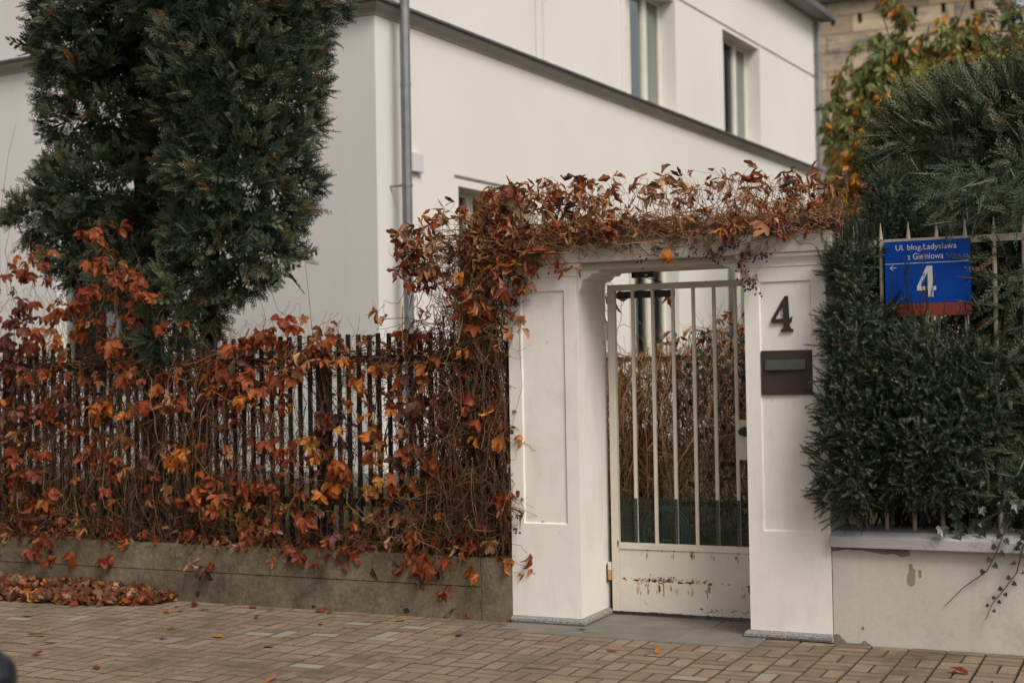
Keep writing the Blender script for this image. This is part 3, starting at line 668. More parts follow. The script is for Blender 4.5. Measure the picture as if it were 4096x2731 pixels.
# ------------------------------------------------------------------ right: white wall, coping, cream fence, street sign
ww = thing('rendered_wall', (2.5, .15, 0), 'low whitewashed wall with grey coping and peeling plaster beside the gate', 'wall')
MB().box(.4885, 5, .004, .33, -.05, .556).build('wall', m_white, ww, bevel=.004)
MB().prism([(-.052, .558), (-.052, .618), (.02, .645), (.36, .650), (.36, .558)], .4875, 5, 'x').build('coping', m_cop, ww, bevel=.005)
def patch(pts, mat, nm, y=.0028):
    MB().prism(pts, y, y+.004).build(nm, mat, ww)
patch([(.921,.472),(.943,.471),(.944,.452),(.958,.438),(.957,.372),(.950,.352),(.934,.345),(.918,.352),(.912,.37),(.913,.409),(.923,.43)], m_patch, 'plaster_scar')
patch([(.971,.440),(.990,.441),(.993,.40),(.977,.391),(.974,.41)], m_patch, 'plaster_scar')
patch([(.649,.100),(.657,.104),(.664,.102),(.666,.088),(.655,.080),(.648,.088)], m_patch, 'plaster_scar')
patch([(.489,-.01),(.489,.047),(.510,.052),(.527,.047),(.535,.03),(.552,.018),(.563,.004),(.60,.004),(.642,.004),(.655,.02),(.669,.024),(.685,.008),(.702,.0),(.702,-.012)], m_patch2, 'plaster_scar')
pts = [(.49 + .044*i, .532 + rng.normal(0, .006) - .004*abs(i-3)) for i in range(11)]
MB().prism([(.489, .5555)] + [(.93, .5555)] + [(a, b+.006) for a, b in reversed(pts)], .0015, .0039).build('plaster_scar', m_patch2, ww)

cf = thing('cream_fence', (1.5, .14, .64), 'rusty cream painted metal bar fence in the hedge above the white wall', 'fence')
x = .625
bi = 0
while x < 4.8:
    b = MB().cyl((x, .14, .635), (x, .14, 2.285), .0125, n=10).build('bar', m_rfence, cf)
    MB().cyl((x, .14, 2.326), (x, .14, 2.425), .013, .0015, 10).build('spike', m_rfence, b)
    x += .157
MB().box(.49, 4.9, .128, .152, 2.285, 2.326).build('rail', m_rfence, cf, bevel=.002)
MB().box(.49, 4.9, .1285, .1515, .80, .835).build('rail', m_rfence, cf, bevel=.002)

sg = thing('street_sign', (1.055, .10, 1.9), 'blue street name plate with white lettering and red bottom strip in the hedge', 'sign')
SX0, SX1, SZ0, SZ1, SY = .808, 1.284, 1.878, 2.310, .105
zr = SZ0 + .072
pt = MB().box(SX0, SX1, SY, SY+.012, zr, SZ1).build('plate', m_blue, sg, bevel=.0015)
MB().box(SX0, SX1, SY, SY+.012, SZ0, zr-.0003).build('red_strip', m_sred, sg)
def sgn(x, z): return SX0 + (x-745)/(1524-745)*(SX1-SX0), SZ1 - z*(SZ1-SZ0)      # x in picture units, z fraction down
MB().box(SX0+.001, SX1-.001, SY-.0012, SY-.0004, SZ1-.131, SZ1-.1275).build('rule', m_swhite, pt)
def text(body, x0, x1, z0, z1, name, par, y):
    cu = bpy.data.curves.new('t', 'FONT'); cu.body = body; cu.size = 1; cu.resolution_u = 3; o = bpy.data.objects.new('t', cu); COL.objects.link(o)
    bpy.context.view_layer.update(); dg = bpy.context.evaluated_depsgraph_get(); me = bpy.data.meshes.new_from_object(o.evaluated_get(dg)); bpy.data.objects.remove(o)
    n = len(me.vertices); c = np.zeros(n*3, np.float32); me.vertices.foreach_get('co', c); c = c.reshape(-1, 3); a, b = c.min(0), c.max(0)
    L = root_loc(par)
    P = np.stack([x0 + (c[:, 0]-a[0])/(b[0]-a[0])*(x1-x0) - L.x, np.full(n, y) - L.y, z0 + (c[:, 1]-a[1])/(b[1]-a[1])*(z1-z0) - L.z], 1)
    me.vertices.foreach_set('co', P.astype(np.float32).ravel()); me.update(); return link(name, me, m_swhite, par)
text('Ul. b\u0142og.\u0141adys\u0142awa', .872, 1.210, SZ1-.0635, SZ1-.021, 'lettering', pt, SY-.0010)
text('z Gielniowa', .937, 1.137, SZ1-.1085, SZ1-.072, 'lettering', pt, SY-.0010)
o4 = [(1130,583),(1183,583),(1187,772),(1215,772),(1215,812),(1187,812),(1189,873),(1143,873),(1141,812),(1040,812),(1040,775)]; h4 = [(1138,640),(1139,773),(1075,773)]
L = root_loc(pt)
poly_mesh('numeral', o4, h4, .0008, m_swhite, pt, lambda p: (SX0 + (p[0]-745)/2.24*.001362 - L.x, SY - .0014 - L.y, SZ1 - .148 - (p[1]-583)/2.24*.00137 - L.z))
ar = MB(); ax, az = .838, 2.158
ar.box(ax, ax+.037, SY-.0012, SY-.0004, az-.0018, az+.0018)
for s in (1, -1): ar.prism([(ax-.002, az), (ax+.002, az-.001*s), (ax+.020, az+.0165*s), (ax+.016, az+.0175*s)], SY-.0014, SY-.00045)
ar.build('arrow', m_swhite, pt)

# ------------------------------------------------------------------ the white house
P0 = np.array([-4.76, 3.90]); bL = np.array([.997, -.077]); bR = np.array([.077, .997])
def hx(p): w = P0 + bL*p[0] + bR*p[1]; return (w[0], w[1], p[2])
HB = lambda: MB(hx)
hs_ = thing('white_house', (-8, 10, .3), 'large white rendered house with grey cornice, gutters and recessed windows', 'house')
def face_holes(mb, mp, a0, a1, z0, z1, holes):
    A = sorted({a0, a1, *[h[0] for h in holes], *[h[1] for h in holes]}); Zs = sorted({z0, z1, *[h[2] for h in holes], *[h[3] for h in holes]})
    for i in range(len(A)-1):
        for j in range(len(Zs)-1):
            ca, cz = (A[i]+A[i+1])/2, (Zs[j]+Zs[j+1])/2
            if any(h[0] < ca < h[1] and h[2] < cz < h[3] for h in holes): continue
            mb.add([mp(A[i], Zs[j], 0), mp(A[i+1], Zs[j], 0), mp(A[i+1], Zs[j+1], 0), mp(A[i], Zs[j+1], 0)], [(0, 1, 2, 3)])
    for h in holes:
        c = [(h[0], h[2]), (h[1], h[2]), (h[1], h[3]), (h[0], h[3])]; V = [mp(*p, 0) for p in c] + [mp(*p, h[4]) for p in c]
        F = [(i, (i+1) % 4, (i+1) % 4 + 4, i+4) for i in range(4)] + ([(4, 5, 6, 7)] if h[5] else [])
        mb.add(V, F)
rightm = lambda a, z, d: (-d, a, z); leftm = lambda a, z, d: (-a, d, z)
ZT = 8.14
wins_r = [(1.55, 3.30, 1.55, 3.61), (5.97, 7.72, 1.55, 3.61), (9.67, 11.42, 1.55, 3.61), (5.97, 7.72, 5.31, 6.98), (9.67, 11.42, 5.31, 6.98)]
wins_l = [(3.05, 4.45, 1.45, 3.62), (2.35, 3.15, 5.5, 7.0), (5.34, 6.9, 2.6, 4.35)]
gro = [(1.47, 3.40, 3.69, 3.73, .07, True), (3.37, 3.42, 5.31, 7.0, .03, True), (3.56, 3.61, 5.31, 7.0, .03, True), (.02, 14.7, 7.03, 7.075, .035, True)]
w = HB(); face_holes(w, rightm, 0, 14.75, .2, ZT, [(a, b, c, d, .22, False) for a, b, c, d in wins_r] + gro)
face_holes(w, leftm, 0, 11, .2, ZT, [(a, b, c, d, .18, False) for a, b, c, d in wins_l])
w.add([(0, 14.75, .2), (-11, 14.75, .2), (-11, 14.75, ZT), (0, 14.75, ZT), (-11, 0, .2), (-11, 0, ZT)], [(0, 1, 2, 3), (1, 4, 5, 2)])
hw = w.build('wall', m_house, hs_)
HB().box(-10.98, .025, -.025, 14.77, .15, .62).build('plinth', m_plinth, hs_)
# storey cornice: coved band with a zinc sheet on top, both visible faces
def ring(prof, nm, mt, par=hs_):
    b = HB(); pth = [((-11.2, 0), (0, -1)), ((0, 0), (1, -1)), ((0, 14.70), (1, 0))]; n = len(prof); V = []
    for (px, py), (ox, oy) in pth:
        for o_, z in prof: V.append((px + ox*o_, py + oy*o_, z))
    b.add(V, [(k*n+i, k*n+i+1, (k+1)*n+i+1, (k+1)*n+i) for k in range(2) for i in range(n-1)] + [tuple(range(n)), tuple(range(2*n, 3*n))])
    return b.build(nm, mt, par)
cn = ring([(-.01, 5.145), (.012, 5.15), (.02, 5.17), (.045, 5.195), (.085, 5.225), (.105, 5.255), (.105, 5.272), (-.01, 5.272)], 'cornice', m_frieze)
ring([(-.01, 5.2735), (.135, 5.2735), (.135, 5.262), (.142, 5.262), (.142, 5.288), (.0, 5.318), (-.01, 5.318)], 'flashing', m_flash, cn)
def window(a0, a1, z0, z1, mp, depth, n, fm, curtain=(), sur=False, swap=False):
    f = HB(); t = .06
    def bx(mb, x0, x1, d0, d1, u0, u1):
        c = [mp(x, z, d) for z in (u0, u1) for d in (d0, d1) for x in (x0, x1)]
        mb.add(c, [(0, 1, 3, 2), (4, 5, 7, 6), (0, 1, 5, 4), (2, 3, 7, 6), (0, 2, 6, 4), (1, 3, 7, 5)])
    d0, d1 = depth, depth + .07
    bx(f, a0, a0+t, d0, d1, z0, z1); bx(f, a1-t, a1, d0, d1, z0, z1); bx(f, a0+t, a1-t, d0, d1, z1-t, z1); bx(f, a0+t, a1-t, d0, d1, z0, z0+t)
    wo_ = f.build('window', fm, hs_); ww_ = (a1-a0)/n
    for k in range(1, n):
        b = HB(); xm = a0 + k*ww_; bx(b, xm-.075, xm+.075, d0-.006, d1, z0+t, z1-t); b.build('mullion', fm, wo_)
    for k in range(n):
        xa = a0 + k*ww_ + (.075 if k else t); xb = a0 + (k+1)*ww_ - (.075 if k < n-1 else t)
        b = HB(); b.add([mp(xa, z0+t, d0+.03), mp(xb, z0+t, d0+.03), mp(xb, z1-t, d0+.03), mp(xa, z1-t, d0+.03)], [(0, 1, 2, 3)]); b.build('pane', m_glass, wo_)
        if k in curtain:
            b = HB(); N = 18; V = []
            for i in range(N+1):
                xx = xa - .05 + (xb-xa+.1)*i/N; V += [mp(xx, z0+.02, d0+.16 + .02*math.sin(i*1.9)), mp(xx, z1-.02, d0+.16 + .02*math.sin(i*1.9))]
            b.add(V, [(2*i, 2*i+1, 2*i+3, 2*i+2) for i in range(N)]); b.build('curtain', m_curtain, wo_)
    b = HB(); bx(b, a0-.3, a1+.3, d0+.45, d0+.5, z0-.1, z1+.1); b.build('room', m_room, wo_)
    if sur:
        b = HB(); q_ = .16
        bx(b, a1, a1+q_, -.022, -.0005, z0, z1+.03); b.build('surround', m_house, wo_)
        b = HB(); bx(b, a0-q_, a0, -.022, -.0005, z0, z1+.03); b.build('surround', m_house, wo_)
for i, (a, b, c, d) in enumerate(wins_r): window(a, b, c, d, rightm, .22, 3, m_wframe, curtain=(2,) if i > 2 else (1, 2), sur=i > 2)
# hood mould over the ground floor window

for i, (a, b, c, d) in enumerate(wins_l): window(a, b, c, d, leftm, .18, 2, m_wgreen, curtain=())
def spout(s, z0, z1, nm='downspout', off=.085):
    b = HB(); b.cyl((off, s, z0), (off, s, z1), .052, n=16); o = b.build(nm, m_zinc, hs_, smooth=False)
    for z in np.arange(z0+.9, z1, 2.0):
        c = HB(); c.cyl((off, s, z), (off, s, z+.03), .058, n=16); c.box(.0, off-.04, s-.008, s+.008, z+.004, z+.026); c.build('bracket', m_zinc, o)
    for z in np.arange(z0+1.9, z1, 2.0):
        c = HB(); c.cyl((off, s, z), (off, s, z+.05), .0555, n=16); c.build('collar', m_zinc, o)
    return o
spout(.235, .55, ZT-.05, off=.20); spout(14.6, .55, ZT-.05)
HB().box(.001, .055, .60, .78, 3.66, 3.86).build('alarm_box', m_swhite, hs_, bevel=.01)
rf = HB().box(-11.6, .25, -.25, 14.95, ZT+.002, ZT+.10).build('roof', m_soff2, hs_)
b = HB(); b.add([(-11.7, -.32, ZT+.105), (.32, -.32, ZT+.105), (.32, 15.0, ZT+.105), (-11.7, 15.0, ZT+.105), (-5.5, 4.5, ZT+2.6), (-5.5, 10.3, ZT+2.6)], [(0, 1, 4), (1, 2, 5, 4), (2, 3, 5), (3, 0, 4, 5), (0, 3, 2, 1)]); b.build('roof_sheet', m_roof, rf)
b = HB(); b.prism([(.255, ZT+.0), (.33, ZT+.0), (.35, ZT+.10), (.255, ZT+.10)], -.3, 14.98, 'y'); b.v = [(p[0], p[1], p[2]) for p in b.v]; b.build('gutter', m_zinc, rf)

# ------------------------------------------------------------------ far apartment block
ab = thing('apartment_block', (-20, 58, 0), 'tall sandy concrete apartment block with a row of small attic vents, far behind', 'building')
w = MB(); slots = [(-10.24 + 1.135*k) for k in range(-16, 6)]
AY = 52.0
face_holes(w, lambda a, z, d: (a, AY + d, z), -40, -3.9, 0, 17.0, [(s-.1, s+.1, 15.98, 16.40, .5, False) for s in slots] + [(-39.9 + 3.4*k, -38.3 + 3.4*k, 12.2 - 2.8*j, 13.6 - 2.8*j, .25, False) for k in range(8) for j in range(4)])
w.add([(-3.9, AY, 0), (-3.9, AY+12, 0), (-3.9, AY+12, 17), (-3.9, AY, 17), (-40, AY+12, 0), (-40, AY+12, 17), (-40, AY, 0), (-40, AY, 17)], [(0, 1, 2, 3), (1, 4, 5, 2), (4, 6, 7, 5)])
aw = w.build('wall', m_apt, ab)
for s in slots: MB().box(s-.12, s+.12, AY+.4, AY+.45, 15.95, 16.43).build('vent', m_room, ab)
for k in range(8):
    for j in range(4):
        x0, z0 = -39.9 + 3.4*k, 12.2 - 2.8*j; wo_ = MB().box(x0, x0+1.6, AY+.2, AY+.245, z0, z0+1.4).build('window', m_wframe, ab); MB().box(x0+.08, x0+1.52, AY+.19, AY+.199, z0+.08, z0+1.32).build('pane', m_black, wo_)
MB().box(-40.3, -3.6, AY-.35, AY+12.3, 17.003, 17.35).build('parapet', m_apttop, ab)
MB().box(-40.3, -3.5, AY-.45, AY-.352, 17.1, 17.25).build('gutter', m_zinc, ab)
for z in np.arange(15.2, 1, -1.35): MB().box(-39.99, -3.91, AY-.012, AY-.0005, z, z+.05).build('string_course', m_apt, ab)

# ------------------------------------------------------------------ bollard by the kerb, inner garden pieces
bo = thing('street_bollard', (-.738, -5.27, 0), 'black ball headed metal bollard standing at the kerb', 'bollard')
MB().lathe((-.738, -5.27, 0), [(.075, -.02), (.075, .05), (.05, .07), (.048, .64), (.062, .655), (.062, .68), (.04, .69)], 24).build('post', m_boll, bo, smooth=True)
MB().lathe((-.738, -5.27, .765), [(.002, -.085)] + [(.085*math.cos(a), .085*math.sin(a)) for a in np.linspace(-1.4, 1.4, 15)] + [(.002, .085)], 28).build('ball_head', m_boll, bo, smooth=True)
tp = MB(); tp.box(-1.80, -1.575, 2.85, 3.08, .1, 1.07); tp.box(-1.82, -1.555, 2.83, 3.10, 1.071, 1.10)
tag(tp.build('garden_post', m_tan, None, bevel=.006, origin=(-1.68, 2.96, .1)), 'squat tan rendered post among the stems behind the gate', 'post')
inf = thing('inner_fence', (-1.3, 2.6, .2), 'black garden fence buried in bare creeper stems behind the gate', 'fence')
for x in np.arange(-3.2, .45, .16): MB().box(x-.009, x+.009, 2.60, 2.618, .12, 1.70).build('picket', m_iron, inf)
for z in (.5, 1.66): MB().box(-3.3, .5, 2.62, 2.65, z, z+.04).build('rail', m_iron, inf)
hp = []
for k in range(3):
    a = np.linspace(0, 6.283, 28); hp.append((np.stack([-1.13 + (.15+.015*k)*np.cos(a), 1.75 + .03*k + .05*np.sin(a), .38 + (.17+.01*k)*np.sin(a)], 1), .011, .011, .5))
hz = tubes('garden_hose', hp, m_hose, None, 8, kind=None); tag(hz, 'coiled pale green garden hose behind the gate net', 'hose')

# ------------------------------------------------------------------ creeper on the left fence
fv = thing('fence_creeper', (-3.6, .1, .4), 'red and orange autumn creeper hanging over the black fence', 'creeper')
CL = "-5.61,2.36,R,5 -5.66,2.10,R,3 -5.66,2.03,D,2 -5.71,1.84,D,4 -4.82,2.39,R,3 -4.62,2.32,R,5 -4.42,2.22,R,5 -4.82,2.17,R,5 -4.54,2.06,R,5 -4.91,1.95,R,5 -4.71,1.82,R,3 -5.24,2.09,R,4 -5.28,1.89,O,2 -5.45,1.96,R,3 -4.88,2.67,R,2 -4.23,1.99,R,2 -5.53,2.52,R,2 -5.37,1.67,R,3 -5.58,1.51,D,4 -5.54,1.31,D,5 -5.63,1.11,D,5 -5.50,0.98,R,3 -5.37,1.37,R,3 -5.55,0.82,D,4 -5.72,0.85,R,3 -5.42,0.66,R,3 -5.12,1.34,D,2 -5.00,1.40,D,2 -4.79,1.34,O,4 -4.91,1.56,B,1 -4.67,1.59,R,2 -4.43,1.59,Y,1 -4.72,1.09,R,2 -4.56,0.90,D,2 -5.04,1.15,R,2 -5.00,0.99,R,2 -4.76,0.86,R,2 -4.24,1.06,D,3 -4.13,1.00,O,2 -4.24,1.49,R,2 -4.20,1.40,R,2 -4.33,0.68,B,1 -4.52,0.71,D,2 -4.17,0.66,D,1 -5.42,0.53,D,2 -5.38,0.37,D,2 -5.38,0.33,R,2 -5.30,0.24,R,1 -4.76,0.42,R,2 -4.73,0.26,R,1 -5.68,0.45,B,2 -5.09,0.50,B,2 -3.56,1.82,R,3 -3.41,1.88,R,2 -3.23,1.87,R,2 -3.67,1.70,R,3 -3.82,1.64,R,4 -3.56,1.58,R,3 -3.34,1.55,R,3 -3.78,1.49,R,4 -3.64,1.43,R,4 -3.49,1.40,O,2 -3.71,1.31,D,2 -3.27,1.66,R,2 -3.05,1.84,B,2 -2.92,1.81,B,2 -3.09,1.69,B,2 -3.31,1.28,R,1 -3.42,1.13,R,1 -3.24,1.04,R,1 -2.93,1.25,D,2 -2.89,1.30,R,1 -3.07,1.07,B,2 -3.00,1.07,Y,1 -3.14,1.07,R,1 -2.79,1.33,Y,1 -3.57,0.79,R,2 -3.90,0.82,R,3 -3.83,0.66,R,2 -4.02,0.75,R,2 -3.43,0.79,R,2 -3.28,0.77,R,2 -2.93,0.80,O,3 -2.97,0.89,D,1 -2.76,0.92,R,2 -2.79,0.89,O,1 -3.59,0.67,R,2 -3.50,0.52,Y,1 -3.58,0.46,R,2 -3.65,0.49,R,2 -3.87,0.60,O,1 -3.11,0.59,R,4 -3.22,0.62,R,2 -2.83,0.48,D,2 -3.29,0.47,B,2 -2.54,0.84,Y,1 -2.56,0.58,B,2 -2.61,1.62,R,2 -2.65,1.57,O,1 -2.41,1.59,D,2 -2.48,1.59,O,1 -2.15,1.59,R,2 -2.28,1.76,R,2 -2.18,1.65,O,1 -2.35,1.42,D,2 -2.09,1.42,D,2 -2.29,1.28,D,1 -2.59,1.19,O,1 -2.62,1.10,Y,1 -2.42,1.10,O,1 -2.52,1.10,D,2 -2.19,1.08,B,2 -2.07,0.94,R,4 -2.03,0.88,D,2 -2.39,0.82,R,1 -1.90,1.33,R,2 -1.74,1.39,R,3 -1.71,1.30,O,2 -1.68,1.22,R,2 -1.87,1.11,O,2 -1.65,1.14,O,2 -1.93,1.25,D,1 -1.66,0.75,R,2 -1.63,0.69,B,2 -2.30,0.56,B,2 -2.27,0.48,R,2 -2.43,0.50,B,2 -2.24,0.36,R,2 -2.14,0.31,R,2 -2.17,0.25,R,1 -2.40,0.30,D,2 -2.73,0.43,R,2 -2.87,0.40,D,2 -3.11,0.30,R,1 -3.88,0.27,B,1 -3.33,0.32,B,1 -1.89,0.35,O,1 -1.76,0.44,R,2 -1.82,0.49,R,1 -1.51,0.39,R,1 -1.47,0.37,O,1 -2.02,0.09,R,1 -1.95,0.07,R,1 -1.50,1.00,B,1 -1.40,0.62,B,1"
st_ = []
def hang(x, y, z0, z1, r, amp=.03, n=11, dx=.14):
    st_.append((wander((x, y, z0), (x + rng.normal(0, dx), y + rng.normal(0, .03), z1), n, amp), r, r*.6, rng.uniform()))
def dens(x):    # how many stems hang at x: dense at the left and by the gate pillar
    return np.interp(x, [-7.5, -4.6, -4.0, -3.3, -3.0, -2.45, -2.2, -1.7, -1.58], [1, 1, .85, .45, .22, .18, .7, 1.0, .9])
k = 0
while k < 1250:
    x = rng.uniform(-7.2, -1.56)
    if rng.uniform() > dens(x): continue
    k += 1; z0 = rng.uniform(1.25, 1.78) if rng.uniform() < .75 else rng.uniform(.8, 1.3); z1 = max(.41, z0 - abs(rng.normal(.85, .35)))
    y = rng.choice([.085, .06, .03, .18, .24, .30], p=[.26, .28, .22, .1, .08, .06])
    hang(x, y + rng.normal(0, .015), z0, z1, rng.uniform(.0018, .0048), amp=rng.uniform(.02, .095))
for k in range(560):                     # tangle along the top rail
    x = rng.uniform(-7.2, -1.6); z = rng.normal(1.70, .05); st_.append((wander((x, rng.normal(.12, .06), z), (x + rng.normal(0, .45), rng.normal(.12, .06), z + rng.normal(0, .06)), 12, .05, sag=rng.uniform(0, .06)), rng.uniform(.002, .005), .0015, rng.uniform()))
for k in range(900):                     # tangle along the wall top and criss-cross stems
    x = rng.uniform(-7.2, -1.56)
    if rng.uniform() > dens(x) + .3: continue
    lowz = rng.uniform() < .55
    z = rng.uniform(.42, .62) if lowz else rng.uniform(.6, 1.6)
    st_.append((wander((x, rng.uniform(.0, .2), z), (x + rng.normal(0, .32), rng.uniform(-.04, .2), np.clip(z + rng.normal(0, .3), .42, 1.8)), 11, .09), rng.uniform(.0015, .004), .0012, rng.uniform()))
for k in range(70):                      # free ends standing above the pickets
    x = rng.uniform(-4.1, -1.9); st_.append((wander((x, rng.normal(.1, .05), 1.72), (x + rng.normal(0, .08), rng.normal(.08, .05), rng.uniform(1.82, 2.02)), 6, .02), .0022, .001, rng.uniform()))
for k in range(90):                      # climbing into the conifer
    x = rng.uniform(-6.4, -4.2); st_.append((wander((x, rng.normal(.1, .05), 1.68), (x + rng.normal(0, .25), rng.normal(.05, .12), rng.uniform(1.9, 2.75)), 10, .06), .0028, .0012, rng.uniform()))
for P in ([(-3.05, .05, 1.75), (-3.08, .02, 2.1), (-3.10, .02, 2.42), (-3.06, .02, 2.56)], [(-3.62, .2, 1.78), (-3.5, .1, 2.0), (-3.52, .1, 2.15), (-3.62, .2, 2.42)], [(-3.2, .1, 1.95), (-3.38, .1, 2.05), (-3.52, .15, 2.35), (-3.5, .2, 2.45)], [(-5.98, .1, 2.6), (-5.92, .1, 3.0), (-5.9, .15, 3.35), (-5.86, .2, 3.6)], [(-5.8, .1, 2.2), (-5.85, .05, 2.6), (-5.78, .1, 2.9)]):
    st_.append((np.array(P) + rng.normal(0, .006, (len(P), 3)), .0028, .0012, rng.uniform(.2, .6)))
# runners down over the concrete
RUN = [[(-2.12, .0, .52), (-2.06, -.05, .36), (-2.05, -.04, .26), (-2.10, -.03, .16), (-2.22, -.02, .05), (-2.32, -.02, .01)], [(-4.72, -.01, .45), (-4.70, -.03, .3), (-4.72, -.02, .16)], [(-3.98, -.01, .44), (-4.10, -.03, .33), (-4.12, -.02, .2), (-4.15, -.02, .08)], [(-1.86, -.02, .5), (-1.9, -.05, .38), (-1.96, -.04, .22), (-2.0, -.05, .12)]]
for P in RUN: st_.append((np.array(P), .0032, .0014, .8))
spots = []
for c in CL.split():
    a, z, kd, n = c.split(','); a, z, n = float(a), float(z), int(n)
    for _ in range(max(1, round(n*2.9))):
        x_ = a + rng.normal(0, .085); z_ = z + rng.normal(0, .05) + .05; y_ = rng.uniform(-.09, .05) if z_ < 1.95 else rng.uniform(-.2, .12)
        if z_ < .45: y_ = rng.uniform(-.07, -.03)
        kk = kd if rng.uniform() < .72 else rng.choice(['R', 'R', 'R', 'D', 'B'])
        spots.append((x_, y_, z_, kk))
spots = [spots[int(i)] for i in rng.permutation(len(spots))]
sP, sK = [], []; fcurl = []
for i, (x_, y_, z_, kk) in enumerate(spots):
    x_, y_, z_ = float(x_), float(y_), float(z_)
    if i >= 300: sP.append((x_, y_ + .04, z_)); sK.append(str(kk))
    else: put_leaf(fv, (x_, y_, z_), str(kk), rng.uniform(.62, 1.12)*(.6 if z_ < .22 else 1), rng.normal(0, .7), rng.normal(-.12, .3), rng.normal(0, .35), dry=(kk == 'B'))
    e = np.array([x_ + rng.normal(0, .05), y_ + rng.uniform(.03, .12), z_ + rng.uniform(.03, .12)])
    if x_ > -1.56:
        fcurl.append((wander((-1.60, -.02, z_ + rng.uniform(.05, .12)), (x_, y_, z_), 8, .02), .0018, .0013, rng.uniform(.2, .7))); continue
    if z_ < .42: e = np.array([x_ + rng.normal(0, .04), .02, rng.uniform(.41, .5)])
    st_.append((wander(e, (x_, y_, z_), 6, .012, sag=-.015), .0016, .0012, rng.uniform(.3, .9)))
tubes('stems', clear_pillars(st_) + fcurl, m_stem, fv)
FVP, FVK = np.array(sP), sK
# leaves too deep in the tangle or too far to pick out
def stuff_leaves(name, P, kinds, dry, parent, smin, smax, tiltsd=.5):
    for kk in sorted(set(kinds)):
        i = np.array([j for j, q_ in enumerate(kinds) if q_ == kk]); vs_ = []
        for me in (DRYMESH if dry else LEAFMESH)[kk]:
            c = np.zeros(len(me.vertices)*3, np.float32); me.vertices.foreach_get('co', c); f = np.zeros(len(me.loops), np.int32); me.loops.foreach_get('vertex_index', f); vs_.append((c.reshape(-1, 3).astype(float), f.reshape(-1, 3)))
        n_ = len(i); d_ = unit(np.stack([rng.normal(0, tiltsd, n_), rng.normal(0, tiltsd, n_), np.ones(n_)], 1))
        scatter(name, vs_, P[i], frames(d_, rng.normal(0, 1.0, n_) if tiltsd < 1 else rng.uniform(0, 6.28, n_), hint=np.tile(np.array([0, -1., 0]), (n_, 1))), rng.uniform(smin, smax, n_), rng.uniform(0, 1, n_), LEAF[kk], parent)
stuff_leaves('leaves', FVP, FVK, False, fv, .45, 1.0, tiltsd=.35)
n = 120; P = np.stack([rng.uniform(-6.9, -5.75, n), rng.uniform(-.1, .12, n), rng.uniform(.45, 2.4, n)], 1)
stuff_leaves('leaves', P, list(rng.choice(['R', 'D', 'O', 'R'], n)), False, fv, .7, 1.15)
n = 230; x = -1.65 - 4.6*rng.uniform(0, 1, n)**.8; P = np.stack([x, rng.uniform(-.06, .04, n), rng.uniform(.45, 1.75, n)], 1)
stuff_leaves('leaves', P, list(rng.choice(['R', 'R', 'D', 'O', 'B'], n)), False, fv, .35, .75)
n = 150; P = np.stack([rng.uniform(-6.0, -1.65, n), rng.uniform(.1, .3, n), rng.uniform(.45, 1.75, n)], 1)
stuff_leaves('leaves', P, list(rng.choice(['B', 'D', 'R', 'O'], n)), True, fv, .6, 1.0)
n = 460; P = np.stack([rng.uniform(-7., -1.6, n), rng.uniform(-.02, .24, n), .415 + np.abs(rng.normal(0, .03, n))], 1)
stuff_leaves('leaf_litter', P, list(rng.choice(['L', 'L', 'D', 'R', 'B'], n)), True, fv, .5, .9, tiltsd=1.6)
n = 90; P = np.stack([rng.uniform(-3.7, -1.9, n), rng.uniform(.0, .2, n), rng.uniform(1.66, 1.86, n)], 1)
stuff_leaves('leaves', P, list(rng.choice(['B', 'B', 'R'], n)), True, fv, .5, .9, tiltsd=.9)

# ------------------------------------------------------------------ creeper over the gateway
av = thing('gateway_creeper', (-1.7, .1, .4), 'dry brown creeper tangled over the gateway lintel and beside the left pillar', 'creeper')
st_ = []
topz = lambda x: np.interp(x, [-2.4, -2.2, -1.9, -1.6, -1.2, -.6, 0, .35, .6], [2.50, 2.56, 2.70, 2.80, 2.82, 2.78, 2.80, 2.74, 2.62])
tr_ = []
for P, r in [([(-1.95, .10, .4), (-1.90, .05, .9), (-1.82, .02, 1.25), (-1.86, .0, 1.6), (-1.78, .0, 1.95), (-1.62, .05, 2.25), (-1.4, .1, 2.44)], .017), ([(-1.80, .05, .4), (-1.75, .0, .95), (-1.84, -.02, 1.3), (-1.76, -.03, 1.62), (-1.66, 0, 2.0), (-1.62, .06, 2.35), (-1.5, .2, 2.5)], .014),
             ([(-2.25, .1, 1.2), (-2.3, .04, 1.45), (-2.18, .04, 1.7), (-1.95, .03, 1.72), (-1.72, .0, 2.05), (-1.66, .1, 2.4)], .015), ([(-1.70, .08, .5), (-1.68, .02, 1.0), (-1.74, -.02, 1.4), (-1.70, 0, 1.9), (-1.8, .05, 2.3), (-1.9, .1, 2.5)], .012), ([(-1.98, .02, 1.15), (-1.88, -.01, 1.1), (-1.72, .0, 1.15), (-1.64, .05, 1.35), (-1.66, .02, 1.8)], .014), ([(-1.6, .1, 2.3), (-1.2, .12, 2.44), (-.7, .18, 2.46), (-.2, .15, 2.45), (.3, .2, 2.46)], .013), ([(-1.5, .25, 2.42), (-1.0, .2, 2.46), (-.4, .3, 2.45), (.2, .25, 2.47)], .011)]:
    P = np.array(P); t = np.linspace(0, 1, len(P)); tt = np.linspace(0, 1, 30); Q = np.stack([np.interp(tt, t, P[:, i]) for i in range(3)], 1)
    ker = np.array([1, 2, 3, 2, 1])/9.; Q = np.stack([np.convolve(np.pad(Q[:, i], 2, 'edge'), ker, 'valid') for i in range(3)], 1) + rng.normal(0, .003, (30, 3)); tr_.append((Q, r, r*.7, .5))
tubes('trunk', tr_, m_trunk, av, 8, kind=None)
